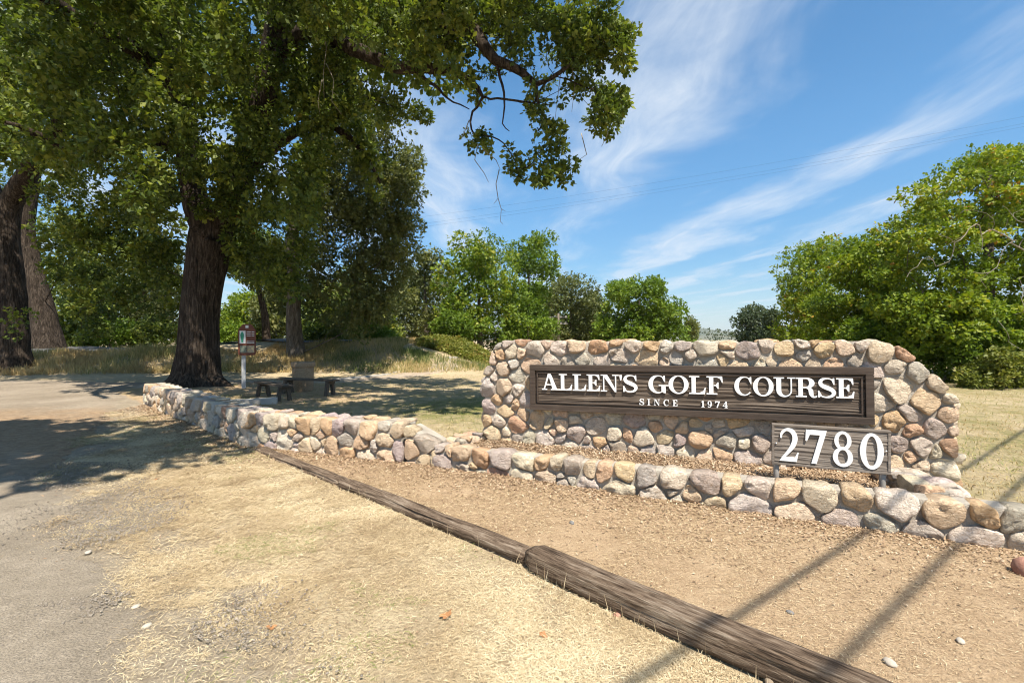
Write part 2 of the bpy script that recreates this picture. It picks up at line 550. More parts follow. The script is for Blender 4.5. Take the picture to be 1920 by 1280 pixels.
    sp2 = g.mix(g.math('MULTIPLY', g.ramp((nv, 'Color'), [(0.80, 0.0), (0.9, 1.0)]), 0.25), sp1, (0.46, 0.40, 0.32))
    finish(g, sp2, 0.92, g.bump(g.math('ADD', nf, g.math('MULTIPLY', (nv, 'Distance'), 0.7)), 0.8, 0.012), 0.15)

    noisy('road_asphalt', (0.075, 0.072, 0.068), (0.14, 0.135, 0.125), 1.2, 0.9, 0.4, 60)
    noisy('path_dirt', (0.24, 0.185, 0.135), (0.42, 0.345, 0.26), 1.3, 0.95, 0.5, 30, 0.02)
    noisy('concrete', (0.27, 0.25, 0.22), (0.44, 0.41, 0.36), 3.0, 0.9, 0.5, 60)
    noisy('aggregate', (0.19, 0.13, 0.08), (0.38, 0.28, 0.18), 45.0, 0.9, 0.8, 70, 0.02)
    noisy('bench_wood', (0.045, 0.034, 0.026), (0.15, 0.12, 0.09), 5.0, 0.85, 0.5, 30, 0.01, 0.2, 0.0, (1, 14, 14))
    noisy('brown_paint', (0.10, 0.030, 0.018), (0.16, 0.052, 0.030), 3.0, 0.5, 0.1, 40)
    noisy('grey_post', (0.30, 0.30, 0.30), (0.46, 0.46, 0.45), 5.0, 0.7, 0.2, 40)
    noisy('metal_post', (0.20, 0.19, 0.175), (0.34, 0.325, 0.30), 9.0, 0.55, 0.2, 60, 0.005, 0.4)
    noisy('map_white', (0.62, 0.62, 0.60), (0.72, 0.72, 0.70), 3.0, 0.5, 0.0)
    noisy('map_green', (0.03, 0.20, 0.12), (0.06, 0.32, 0.20), 6.0, 0.5, 0.0)
    noisy('photo_dark', (0.05, 0.06, 0.05), (0.24, 0.26, 0.20), 24.0, 0.4, 0.0)
    noisy('photo_warm', (0.16, 0.17, 0.17), (0.50, 0.36, 0.16), 16.0, 0.4, 0.0)
    noisy('steel', (0.55, 0.55, 0.55), (0.70, 0.70, 0.70), 30.0, 0.3, 0.0, 40, 0.01, 0.5, 0.9)
    noisy('pole_wood', (0.10, 0.08, 0.06), (0.19, 0.155, 0.12), 6.0, 0.9, 0.4, 40)
    noisy('pale_timber', (0.28, 0.25, 0.21), (0.42, 0.38, 0.33), 6.0, 0.8, 0.3, 40)
    noisy('cable_rubber', (0.015, 0.015, 0.015), (0.03, 0.03, 0.03), 6.0, 0.6, 0.0)
    noisy('car_paint', (0.030, 0.032, 0.036), (0.045, 0.047, 0.052), 2.0, 0.25, 0.0, 40, 0.01, 0.5)
    noisy('car_glass', (0.02, 0.024, 0.028), (0.03, 0.035, 0.04), 2.0, 0.08, 0.0, 40, 0.01, 0.6)
    noisy('chrome_trim', (0.55, 0.55, 0.54), (0.70, 0.70, 0.68), 5.0, 0.3, 0.0, 40, 0.01, 0.5, 0.6)
    noisy('tyre_rubber', (0.02, 0.02, 0.02), (0.035, 0.035, 0.035), 8.0, 0.85, 0.2, 40)
    noisy('gravel_stone', (0.13, 0.11, 0.09), (0.36, 0.31, 0.25), 14.0, 0.85, 0.4, 50)
    noisy('pebble_stone', (0.32, 0.28, 0.23), (0.52, 0.47, 0.40), 12.0, 0.85, 0.5, 50)
    noisy('dark_pebble', (0.13, 0.125, 0.12), (0.24, 0.23, 0.22), 12.0, 0.85, 0.5, 50)
    noisy('red_rock', (0.26, 0.12, 0.09), (0.42, 0.24, 0.17), 9.0, 0.85, 0.6, 50)
    noisy('dry_leaf', (0.26, 0.12, 0.05), (0.42, 0.23, 0.10), 12.0, 0.7, 0.4, 30)
    noisy('root_wood', (0.16, 0.12, 0.085), (0.30, 0.24, 0.17), 8.0, 0.85, 0.4, 40)
    noisy('hill_scrub', (0.06, 0.075, 0.035), (0.14, 0.125, 0.065), 0.004, 1.0, 0.0)
    noisy('soil', (0.24, 0.165, 0.105), (0.40, 0.29, 0.19), 9.0, 0.95, 0.7, 45, 0.02)


make_materials()
M = MATS

# ------------------------------------------------------------------ layout (metres, read off the photograph)
FT = np.array([-0.487, 0.0])
MAIN_A = np.array([-0.405, 6.40]); MAIN_B = np.array([4.36, 4.53])      # front face of the sign wall
FRONT_A = np.array([-0.987, 5.92]); FRONT_B = np.array([4.02, 3.457])   # planter wall, road side
CORNER = np.array([-4.05, 7.03]); FAR_END = np.array([-9.10, 11.50])    # long low wall
TIE_A = (np.array([-3.70, 6.76]), np.array([0.16, 3.30]))
TIE_B = (np.array([0.17, 3.235]), np.array([1.99, 1.43]))


def terrain(x, y):
    x = np.asarray(x, float)
    y = np.asarray(y, float)
    edge = 20.0 + 0.10 * (x + 14) + 1.2 * np.sin(x * 0.35) * 0.5
    b = sstep(0, 6.0, y - edge) * (1 - sstep(-6.5, 0.5, x + 0.10 * (y - 28)))
    h = (1.45 - 0.60 * sstep(-15, -24, x) ) * b
    r = np.hypot(x + 10.2, y - 15.0)
    h = h + 0.16 * np.exp(-(r / 2.6) ** 2)
    und = fbm(np.stack([x * 0.5, y * 0.5, 0 * x], -1).reshape(-1, 3), 3).reshape(x.shape) - 0.5
    h = h + und * 0.06 * sstep(1.0, 6.0, np.abs(y - 6) + np.abs(x) * 0.3) + und * 0.25 * b
    return h


# driveway edge (towards the camera's right), from near to far, then round behind the wall's end
DRIVE = [(-1.15, -3.0), (-1.15, 0.5), (-1.35, 2.0), (-1.95, 2.7), (-2.75, 3.4), (-3.4, 4.1), (-4.3, 4.85), (-5.3, 5.75), (-6.3, 7.0), (-7.3, 8.5), (-8.6, 10.2), (-9.9, 11.9), (-10.6, 13.0), (-12.0, 14.2), (-12.8, 16.0), (-13.4, 17.3), (-20, 18.0), (-40, 18.5)]
DRIVE_POLY = np.array(DRIVE + [(-40, -3.0)])


def inside(poly, x, y):
    x = np.asarray(x); y = np.asarray(y)
    r = np.zeros(x.shape, bool)
    n = len(poly)
    j = n - 1
    for i in range(n):
        xi, yi = poly[i]
        xj, yj = poly[j]
        c = ((yi > y) != (yj > y)) & (x < (xj - xi) * (y - yi) / (yj - yi + 1e-12) + xi)
        r ^= c
        j = i
    return r


def seg_dist(x, y, a, b):
    d = np.array(b) - np.array(a)
    t = np.clip(((x - a[0]) * d[0] + (y - a[1]) * d[1]) / (d @ d), 0, 1)
    return np.hypot(x - a[0] - t * d[0], y - a[1] - t * d[1])


def side(x, y, a, b):
    """positive left of the line a->b"""
    return (b[0] - a[0]) * (y - a[1]) - (b[1] - a[1]) * (x - a[0])


def drive_dist(x, y):
    d = np.full(np.shape(x), 1e9)
    for a, b in zip(DRIVE[:-1], DRIVE[1:]):
        d = np.minimum(d, seg_dist(x, y, a, b))
    return np.where(inside(DRIVE_POLY, x, y), -d, d)


def behind_walls(x, y):
    """true on the lawn side of the walls"""
    a = side(x, y, CORNER, FRONT_A) > 0
    b = side(x, y, FRONT_A, FRONT_B) > 0
    c = side(x, y, FAR_END, CORNER) > 0
    return np.where(x < -4.05, c & (y > 6), np.where(x < -0.98, a, b | ((x > 3.9) & (y > 4.0))))


def build_ground():
    def axis(a, b, fine0, fine1, step, grow):
        v = list(np.arange(fine0, fine1, step))
        s, p = step, fine1
        while p < b:
            v.append(p); s *= grow; p += s
        v.append(b)
        s, p = step, fine0
        lo = []
        while p > a:
            s *= grow; p -= s; lo.append(max(p, a))
        return np.array(sorted(set(lo + v)))
    xs = axis(-6000, 6000, -13, 8, 0.10, 1.10)
    ys = axis(-60, 9000, 0.5, 13, 0.10, 1.075)
    X, Y = np.meshgrid(xs, ys)
    Z = terrain(X, Y)
    nf = fbm(np.stack([X * 3.5, Y * 3.5, 0 * X], -1).reshape(-1, 3), 3).reshape(X.shape) - 0.5
    Z = Z + nf * 0.020 * (Y < 20)
    # keep the driveway bed level
    dd = drive_dist(X, Y)
    Z = np.where((dd < 0.3) & (Y < 19), np.minimum(Z, 0.02 - 0.03 * sstep(0.3, -0.3, dd)), Z)
    n1 = fbm(np.stack([X * 0.8, Y * 0.8, 0 * X + 4], -1).reshape(-1, 3), 4).reshape(X.shape)
    tie = (side(X, Y, TIE_A[0], TIE_A[1]) > 0)
    tie2 = (side(X, Y, TIE_B[0], TIE_B[1]) > 0)
    right_of_tie = np.where(X < 0.13, tie & (X > -3.9), tie2)
    bw = behind_walls(X, Y)
    dirt = np.where(right_of_tie & ~bw, 0.78 + 0.35 * (n1 - 0.5), 0.12)
    dirt = np.where((~right_of_tie) & (~bw), 0.15 + 0.65 * sstep(0.9, 0.0, dd) + 0.45 * (n1 - 0.5), dirt)
    dirt = np.where(bw & (Y < 30), 0.30 + 0.5 * (n1 - 0.5) + 0.5 * np.exp(-(np.hypot(X + 6.2, Y - 13.0) / 2.6) ** 2) + 0.6 * np.exp(-(np.hypot(X + 10, Y - 14) / 3.5) ** 2), dirt)
    green = np.where(bw, 0.30 + 0.5 * np.exp(-((X + 0.9) / 1.9) ** 2 - ((Y - 11.0) / 2.3) ** 2) + 0.35 * (n1 - 0.5), 0.0)
    green = np.where(bw & (X > 3), 0.46 + 0.8 * (n1 - 0.5), green)
    green = np.where(Y > 26, 0.45, green)
    green = np.where((Y > 18) & (X < 0), 0.2 + 0.8 * (n1 - 0.5), green)
    grv = np.where((~right_of_tie) & (~bw), sstep(0.85, 0.05, dd), 0.0)
    zone = np.stack([grv, np.clip(green, 0, 1), np.clip(dirt, 0, 1), np.ones_like(X)], -1).reshape(-1, 4)
    nx, ny = len(xs), len(ys)
    idx = np.arange(nx * ny).reshape(ny, nx)
    faces = np.stack([idx[:-1, :-1], idx[:-1, 1:], idx[1:, 1:], idx[1:, :-1]], -1).reshape(-1, 4)
    me = mesh_np('ground', np.stack([X, Y, Z], -1).reshape(-1, 3), faces, True, {'zone': ('POINT', zone)})
    link('ground', me, M['ground'], kind='structure')


build_ground()


def sheet(name, quads_fn, nu, nv, m, kind='structure'):
    """a sheet given by quads_fn(s, t) with s, t in 0..1"""
    s, t = np.meshgrid(np.linspace(0, 1, nu), np.linspace(0, 1, nv))
    v = quads_fn(s.ravel(), t.ravel())
    idx = np.arange(nu * nv).reshape(nv, nu)
    f = np.stack([idx[:-1, :-1], idx[:-1, 1:], idx[1:, 1:], idx[1:, :-1]], -1).reshape(-1, 4)
    return link(name, mesh_np(name, v, f, True), m, kind=kind)


def build_roads():
    d = np.array(DRIVE, float)
    cum = np.concatenate([[0], np.cumsum(np.hypot(*np.diff(d, axis=0).T))])

    def drive(s, t):
        # s along the edge, t from the edge inwards to the left
        L = s ** 1.6 * cum[-1]
        ex = np.interp(L, cum, d[:, 0]); ey = np.interp(L, cum, d[:, 1])
        wob = (fbm(np.stack([L * 2.2, 0 * L, 0 * L + 3], -1), 4) - 0.5) * 0.7 * (1 - t) ** 3
        tx = -30.0 - 10 * s
        ty = np.interp(L, [0, 10, 22, cum[-1]], [-3.0, 2.0, 15.0, 18.4])
        k = t ** 2.2
        x = ex * (1 - k) + tx * k + wob * 0.7
        y = ey * (1 - k) + ty * k + wob * 0.7
        z = 0.028 - 0.075 * np.exp(-(k * 30.0) / 0.30) + 0.012 * (fbm(np.stack([x * 0.9, y * 0.9, 0 * x], -1), 3) - 0.5) + 0.05 * (fbm(np.stack([x * 3.1, y * 3.1, 0 * x + 7], -1), 4) - 0.5) * np.exp(-(k * 30.0) / 0.8)
        return np.stack([x, y, z], -1)
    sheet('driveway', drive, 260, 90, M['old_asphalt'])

    def road(s, t):
        x = -75 + s * 68
        y = 26.0 + t * 6.5 + 0.012 * (x + 20)
        return np.stack([x, y, terrain(x, np.full_like(x, 26.6)) + 0.06 + 0.03 * (y - 26.0)], -1)
    sheet('road', road, 120, 12, M['road_asphalt'])

    def path(s, t):
        ax = np.interp(s, [0, 0.35, 0.7, 1], [-12.2, -8.6, -5.2, -0.5])
        ay = np.interp(s, [0, 0.35, 0.7, 1], [15.2, 16.9, 19.8, 27.0])
        w = np.interp(s, [0, 1], [2.1, 1.2]) * (t - 0.5) + (fbm(np.stack([s * 30, 0 * s, 0 * s], -1), 3) - 0.5) * 0.3
        x = ax - w * 0.55
        y = ay + w * 0.85
        return np.stack([x, y, np.maximum(terrain(x, y), 0) + 0.03 - 0.04 * np.abs(2 * t - 1) ** 6], -1)
    sheet('path', path, 120, 14, M['path_dirt'])


build_roads()

# planter soil, raised behind the low wall
def soil():
    def f(s, t):
        a = FRONT_A + (FRONT_B - FRONT_A) * 0.0
        n = np.array([0.441, 0.897])
        fa = FRONT_A + n * 0.12; fb = FRONT_B + n * 0.12 + np.array([-0.25, 0.12])
        ba = MAIN_A + np.array([0.0, 0.12]); bb = MAIN_B + np.array([-0.2, 0.12])
        x = (fa[0] * (1 - s) + fb[0] * s) * (1 - t) + (ba[0] * (1 - s) + bb[0] * s) * t
        y = (fa[1] * (1 - s) + fb[1] * s) * (1 - t) + (ba[1] * (1 - s) + bb[1] * s) * t
        z = 0.17 + 0.05 * t + 0.06 * (fbm(np.stack([x * 3, y * 3, 0 * x], -1), 4) - 0.5)
        return np.stack([x, y, z], -1)
    sheet('planter_soil', f, 120, 30, M['soil'])


soil()

# hills far away
def hills():
    xs = np.linspace(-2500, 5500, 160)
    v, f = [], []
    rows = 8
    for j in range(rows):
        t = j / (rows - 1)
        for x in xs:
            ridge = 95 + 70 * fbm(np.array([[x * 0.0016, 2.0, 0]]), 4)[0] + 55 * math.exp(-((x - 2100) / 260) ** 2)
            prof = math.sin(math.pi * t)
            v.append((x, 5000 + 1600 * t, -5 + ridge * prof))
    n = len(xs)
    for j in range(rows - 1):
        for i in range(n - 1):
            f.append((j * n + i, j * n + i + 1, (j + 1) * n + i + 1, (j + 1) * n + i))
    link('hills', mesh_np('hills', v, f, True), M['hill_scrub'], kind='structure')


hills()

# thin air haze between here and the hills
def haze():
    mb = MB(); mb.box(-7000, -70, -8, 7000, 9500, 300)
    m = bpy.data.materials.new('haze'); m.use_nodes = True
    g = NT(m.node_tree)
    v = g.new('ShaderNodeVolumePrincipled')
    v.inputs['Density'].default_value = 6.0e-5
    v.inputs['Color'].default_value = (0.80, 0.90, 1.0, 1)
    v.inputs['Anisotropy'].default_value = 0.2
    g.new('ShaderNodeOutputMaterial', {'Volume': v})
    link('haze', mb.mesh('haze'), m, None, 'thin bluish haze in the air before the far hills', 'haze', None, 'stuff')


haze()

# ------------------------------------------------------------------ stone walls
PALETTE = [((0.64, 0.42, 0.25), 5), ((0.68, 0.525, 0.365), 10), ((0.69, 0.585, 0.455), 10), ((0.56, 0.505, 0.42), 6), ((0.45, 0.41, 0.355), 3),
           ((0.46, 0.38, 0.345), 4), ((0.57, 0.34, 0.21), 2), ((0.68, 0.49, 0.315), 7), ((0.54, 0.45, 0.39), 4), ((0.74, 0.64, 0.50), 4)]
PAL_C = np.array([p[0] for p in PALETTE])
PAL_W = np.array([p[1] for p in PALETTE], float)
PAL_W /= PAL_W.sum()


def clip_half(poly, p, n):
    """keep the part of poly where (q-p).n <= 0"""
    out = []
    m = len(poly)
    for i in range(m):
        a, b = poly[i], poly[(i + 1) % m]
        da = (a[0] - p[0]) * n[0] + (a[1] - p[1]) * n[1]
        db = (b[0] - p[0]) * n[0] + (b[1] - p[1]) * n[1]
        if da <= 0:
            out.append(a)
        if (da < 0 < db) or (db < 0 < da):
            t = da / (da - db)
            out.append((a[0] + (b[0] - a[0]) * t, a[1] + (b[1] - a[1]) * t))
    return out


def cells(outline, sites, wts):
    res = []
    for i, s in enumerate(sites):
        poly = list(outline)
        d = sites - s
        dist2 = (d * d).sum(1)
        for j in np.argsort(dist2)[1:26]:
            if len(poly) < 3:
                break
            L = math.sqrt(dist2[j]) + 1e-9
            n = d[j] / L
            # power bisector
            t = min(max((dist2[j] + wts[i] - wts[j]) / (2 * L), 0.12 * L), 0.88 * L)
            poly = clip_half(poly, s + n * t, n)
        res.append(poly)
    return res


def centroid(poly):
    p = np.array(poly)
    q = np.roll(p, -1, 0)
    cr = p[:, 0] * q[:, 1] - q[:, 0] * p[:, 1]
    A = cr.sum() / 2
    if abs(A) < 1e-9:
        return p.mean(0), 0
    c = ((p + q) * cr[:, None]).sum(0) / (6 * A)
    return c, abs(A)


def stone_mesh(poly, back, prot, r, gap):
    """one field stone from its cell: local x along the wall, z up, y<0 towards the viewer. Origin at the cell's middle"""
    c, A = centroid(poly)
    p = np.array(poly) - c
    size = math.sqrt(A)
    # mortar gap
    ln = np.linalg.norm(p, axis=1, keepdims=True)
    p = p * np.clip(1 - gap / np.maximum(ln, 1e-6), 0.4, 1)
    # rounded corners
    for k in range(3):
        q = np.roll(p, -1, 0)
        w = 0.19 if k == 0 else 0.25
        p = np.stack([p * (1 - w) + q * w, p * w + q * (1 - w)], 1).reshape(-1, 2)
    th_ = np.arctan2(p[:, 1], p[:, 0])
    ph_ = r.uniform(0, 6.28, 3)
    p = p * (1 + 0.05 * np.sin(2 * th_ + ph_[0]) + 0.045 * np.sin(3 * th_ + ph_[1]) + 0.03 * np.sin(5 * th_ + ph_[2]) - 0.02)[:, None]
    m = 26
    cl = np.concatenate([p, p[:1]])
    cum = np.concatenate([[0], np.cumsum(np.linalg.norm(np.diff(cl, axis=0), axis=1))])
    tt = np.linspace(0, cum[-1], m, endpoint=False)
    ring = np.stack([np.interp(tt, cum, cl[:, 0]), np.interp(tt, cum, cl[:, 1])], -1)
    h = prot * min(1.25, 0.55 + size * 2.2)
    prof = [(0.94, back), (1.0, 0.025), (1.02, -0.30 * h), (0.985, -0.64 * h), (0.885, -0.88 * h), (0.66, -1.0 * h), (0.33, -1.05 * h)]
    v = []
    tilt = r.normal(0, 0.13, 2)
    for (s, y) in prof:
        for q in ring:
            yy = y + ((q * s) @ tilt if y < 0 else 0)
            v.append((q[0] * s, yy, q[1] * s))
    v.append((0, -1.04 * h, 0))
    v = np.array(v)
    # knobbly surface
    nz = fbm(v * (2.1 / max(size, 0.08)) + r.uniform(0, 90, 3), 3) - 0.5
    nz2 = fbm(v * (6.0 / max(size, 0.08)) + r.uniform(0, 90, 3), 2) - 0.5
    front = (v[:, 1] < 0.02)
    v[:, 1] -= np.where(front, nz * h * 1.5 + nz2 * h * 0.8, 0)
    for k in range(r.integers(1, 4)):
        a_ = r.uniform(0, 2 * math.pi)
        sl_ = r.uniform(0.12, 0.5)
        d_ = -h * r.uniform(0.86, 1.08)
        lim = d_ + sl_ * (np.cos(a_) * v[:, 0] + np.sin(a_) * v[:, 2])
        v[:, 1] = np.where(front & (lim < 0.0), np.maximum(v[:, 1], lim), v[:, 1])
    nr = fbm(v * (2.6 / max(size, 0.08)) + r.uniform(0, 90, 3), 2) - 0.5
    v[:, 0] *= 1 + 0.13 * nr
    v[:, 2] *= 1 + 0.13 * nr
    f = []
    for k in range(len(prof) - 1):
        a = k * m
        for i in range(m):
            f.append((a + i, a + (i + 1) % m, a + m + (i + 1) % m, a + m + i))
    a = (len(prof) - 1) * m
    top = len(v) - 1
    f += [(a + i, a + (i + 1) % m, top) for i in range(m)]
    f.append(tuple(range(m - 1, -1, -1)))
    me = bpy.data.meshes.new('stone')
    me.from_pydata(v.tolist(), [], f)
    me.polygons.foreach_set('use_smooth', np.ones(len(me.polygons), bool))
    me.update()
    return me, c


def wall_face(parent, p0, p1, outline, size, seed, prot=0.055, thick=0.4, gap=0.017, skip=None, top=None, frac=1.0, zfun=None, toprow=None, flatten=None):
    """field stones over a wall face from p0 to p1 (plan points, the viewer to the right of p0->p1)"""
    r = np.random.default_rng(seed)
    p0 = np.array(p0, float); p1 = np.array(p1, float)
    L = np.linalg.norm(p1 - p0)
    ang = math.atan2(p1[1] - p0[1], p1[0] - p0[0])
    o = np.array(outline)
    lo, hi = o.min(0), o.max(0)
    nt = int(min(6000, 400 + 220 * (hi - lo).prod() / (size * size)))
    cand = r.uniform(lo, hi, (nt, 2))
    cand = cand[inside(o, cand[:, 0], cand[:, 1])]
    mds = size * r.choice([0.42, 0.66, 0.92, 1.18], p=[0.17, 0.30, 0.33, 0.20], size=len(cand))
    mds[:len(cand) // 6] = size * r.choice([0.92, 1.25], size=len(cand) // 6)
    S = np.zeros((len(cand), 2)); W2 = np.zeros(len(cand))
    ns = 0
    for q, md in zip(cand, mds):
        if ns == 0 or ((S[:ns, 0] - q[0]) ** 2 * 0.8 + (S[:ns, 1] - q[1]) ** 2 * 1.15 > (0.5 * (md + W2[:ns])) ** 2).all():
            S[ns] = q; W2[ns] = md; ns += 1
    sites = list(S[:ns])
    big = list(W2[:ns])
    if toprow:
        zt0, zt1, rowh = toprow
        zt = lambda u: zt0 + (zt1 - zt0) * (u - lo[0]) / (hi[0] - lo[0])
        keepi = [i for i, s in enumerate(sites) if s[1] < zt(s[0]) - rowh * 1.10]
        sites = [sites[i] for i in keepi]; big = [big[i] for i in keepi]
        u = lo[0] + size * 0.35
        while u < hi[0] - size * 0.2:
            sites.append(np.array([u + r.uniform(-0.02, 0.02), zt(u) - rowh * r.uniform(0.40, 0.56)]))
            w_ = r.uniform(0.62, 1.32)
            big.append(size * w_)
            u += size * w_
    sites = np.array(sites)
    wts = (np.array(big) * 0.5) ** 2 + r.uniform(-0.04, 0.04, len(sites)) * size * size
    for it in range(1):
        cs = cells(outline, sites, wts)
        for i, c in enumerate(cs):
            if len(c) >= 3:
                cc, A = centroid(c)
                if A > 0:
                    sites[i] = sites[i] * 0.45 + cc * 0.55
    cs = cells(outline, sites, wts)
    n = 0
    for i, c in enumerate(cs):
        if len(c) < 3:
            continue
        cc, A = centroid(c)
        if A < 0.0022:
            continue
        if skip is not None and skip(np.array(c)):
            continue
        istop = top is not None and np.array(c)[:, 1].max() > top - 0.03
        back = thick * ((r.uniform(0.40, 0.56) if thick > 0.25 else r.uniform(0.7, 1.0)) * frac if istop else 0.16)
        me, ctr = stone_mesh(c, back, prot * (r.uniform(0.75, 1.35) if flatten is None or not flatten(np.array(c)) else 0.55), r, gap)
        me.materials.append(M['stone'])
        st = bpy.data.objects.new('stone', me)
        col.objects.link(st)
        st.parent = parent
        zz = ctr[1] + (r.uniform(-0.012, 0.016) if istop else 0)
        d = (p1 - p0) / L
        st.location = (p0[0] + d[0] * ctr[0] - parent.location.x, p0[1] + d[1] * ctr[0] - parent.location.y, zz - parent.location.z)
        st.rotation_euler = (0, 0, ang)
        cbase = PAL_C[r.choice(len(PAL_C), p=PAL_W)] * r.uniform(0.88, 1.12)
        cbase = cbase * np.array([1, r.uniform(0.96, 1.04), r.uniform(0.93, 1.08)])
        st.color = (*np.clip(cbase, 0, 0.82), 1)
        n += 1
    return n


def prism_wall(p0, p1, outline, thick, inset, parent, name='mortar_core'):
    """solid core behind the stones"""
    p0 = np.array(p0, float); p1 = np.array(p1, float)
    d = (p1 - p0) / np.linalg.norm(p1 - p0)
    nrm = np.array([-d[1], d[0]])          # away from the viewer
    c = np.array(outline).mean(0)
    mb = MB()
    vs = []
    for off in (0.0, thick):
        for (u, z) in outline:
            u2 = c[0] + (u - c[0]) * (1 - inset / max(abs(u - c[0]), inset))
            z2 = z if z < 0.05 else z - inset
            q = p0 + d * u2 + nrm * off
            vs.append((q[0] - parent.location.x, q[1] - parent.location.y, z2 - parent.location.z))
    n = len(outline)
    fs = [tuple(range(n)), tuple(range(2 * n - 1, n - 1, -1))] + [(i, (i + 1) % n, n + (i + 1) % n, n + i) for i in range(n)]
    mb.add(vs, fs)
    return link(name, mb.mesh(name, 0.02), M['mortar'], parent)


# board on the sign wall
BL = np.array([0.28, 6.13]); BR = np.array([3.70, 4.79])
BLEN = float(np.linalg.norm(BR - BL))
BTOP_L, BH = 1.276, 0.578
BTILT = math.asin(0.045 / BLEN)


def build_sign_wall():
    t = empty('sign_wall', (*MAIN_A, 0), 'tall field stone wall with mortar joints carrying the long wooden sign', 'wall')
    L = float(np.linalg.norm(MAIN_B - MAIN_A))
    H = 1.60
    outline = [(0.0, 0.0), (L, 0.0), (L, 1.02), (L - 0.12, 1.20), (L - 0.44, 1.54), (L - 0.56, H), (0.30, H), (0.20, 1.54), (0.0, 1.12)]
    prism_wall(MAIN_A, MAIN_B, outline, 0.40, 0.03, t)

    def skip(c):
        # wholly behind the board, or wholly in the soil
        u0 = 0.73; u1 = u0 + BLEN
        return (c[:, 0].min() > u0 + 0.05 and c[:, 0].max() < u1 - 0.05 and c[:, 1].min() > 0.68 and c[:, 1].max() < 1.30) or c[:, 1].max() < 0.17
    def flatten(c):
        return c[:, 0].max() > 0.66 and c[:, 0].min() < 0.80 + BLEN and c[:, 1].max() > 0.66 and c[:, 1].min() < 1.32
    wall_face(t, MAIN_A, MAIN_B, outline, 0.178, 11, 0.060, 0.40, 0.012, skip, H, flatten=flatten)
    # the rear half of the coping
    d = (MAIN_B - MAIN_A) / L
    nr = np.array([-d[1], d[0]])
    q0 = MAIN_B + nr * 0.40; q1 = MAIN_A + nr * 0.40
    cap = [(0.56, 1.38), (L - 0.30, 1.38), (L - 0.30, H), (0.56, H)]
    wall_face(t, q0, q1, cap, 0.26, 12, 0.05, 0.40, 0.014, None, H)
    # stones on the two ends
    e0 = MAIN_A + nr * 0.40
    wall_face(t, e0, MAIN_A, [(0.03, 0.0), (0.37, 0.0), (0.37, 1.10), (0.03, 1.10)], 0.25, 13, 0.05, 0.4, 0.016)
    e1 = MAIN_B + nr * 0.40
    wall_face(t, MAIN_B, e1, [(0.03, 0.0), (0.37, 0.0), (0.37, 1.0), (0.03, 1.0)], 0.25, 14, 0.05, 0.4, 0.016)


def low_wall(t, a, b, h, seed, size=0.27, thick=0.34, h2=None, back=True, prot=0.055):
    a = np.array(a, float); b = np.array(b, float)
    L = float(np.linalg.norm(b - a))
    h2 = h if h2 is None else h2
    outline = [(0.0, -0.03), (L, -0.03), (L, h2), (0.0, h)]
    prism_wall(a, b, outline, thick, 0.035, t)
    wall_face(t, a, b, outline, size, seed, prot, thick, 0.012, None, min(h, h2), 1.0, None, (h, h2, min(size * 0.95, 0.62 * h)))
    if back:
        d = (b - a) / L
        nr = np.array([-d[1], d[0]])
        cap = [(0.02, h - 0.20), (L - 0.02, h - 0.20), (L - 0.02, h), (0.02, h)]
        wall_face(t, b + nr * thick, a + nr * thick, cap, size * 0.95, seed + 50, 0.04, thick, 0.013, None, h)


def build_low_walls():
    t = empty('planter_wall', (*FRONT_A, 0), 'knee-high field stone wall round the soil bed below the wooden sign', 'wall')
    low_wall(t, FRONT_A, FRONT_B, 0.285, 21, 0.225, 0.20, h2=0.345, back=False, prot=0.062)
    d = (FRONT_B - FRONT_A) / np.linalg.norm(FRONT_B - FRONT_A)
    n = np.array([-d[1], d[0]])
    # left return, right return (viewer's side first)
    low_wall(t, MAIN_A + np.array([-0.12, 0.30]), FRONT_A + n * 0.28 + d * -0.02, 0.31, 23, 0.25, 0.26, back=True)
    low_wall(t, FRONT_B + n * 0.28 - d * 0.36, np.array([3.93, 4.68]), 0.36, 25, 0.25, 0.30, back=True)
    t = empty('boundary_wall', (*CORNER, 0), 'long low field stone wall bending towards the big oak', 'wall')
    p85 = CORNER + (FRONT_A - CORNER) * 0.86
    low_wall(t, CORNER, p85, 0.52, 31, 0.225, 0.36)
    low_wall(t, p85 + np.array([0.01, -0.004]), FRONT_A + np.array([0.05, -0.02]), 0.50, 36, 0.225, 0.34, h2=0.31, back=False)
    low_wall(t, FAR_END, CORNER + np.array([0.10, -0.09]), 0.53, 33, 0.23, 0.36)


build_sign_wall()
build_low_walls()
print('walls', time.time() - T0)

# ------------------------------------------------------------------ lettering
def arc(cx, cyy, rx, ry, a0, a1, n=18):
    return [(cx + rx * math.cos(R(a0 + (a1 - a0) * k / n)), cyy + ry * math.sin(R(a0 + (a1 - a0) * k / n))) for k in range(n + 1)]


def bandp(outer, inner):
    return outer + inner[::-1]


def rect(x0, y0, x1, y1):
    return [(x0, y0), (x1, y0), (x1, y1), (x0, y1)]


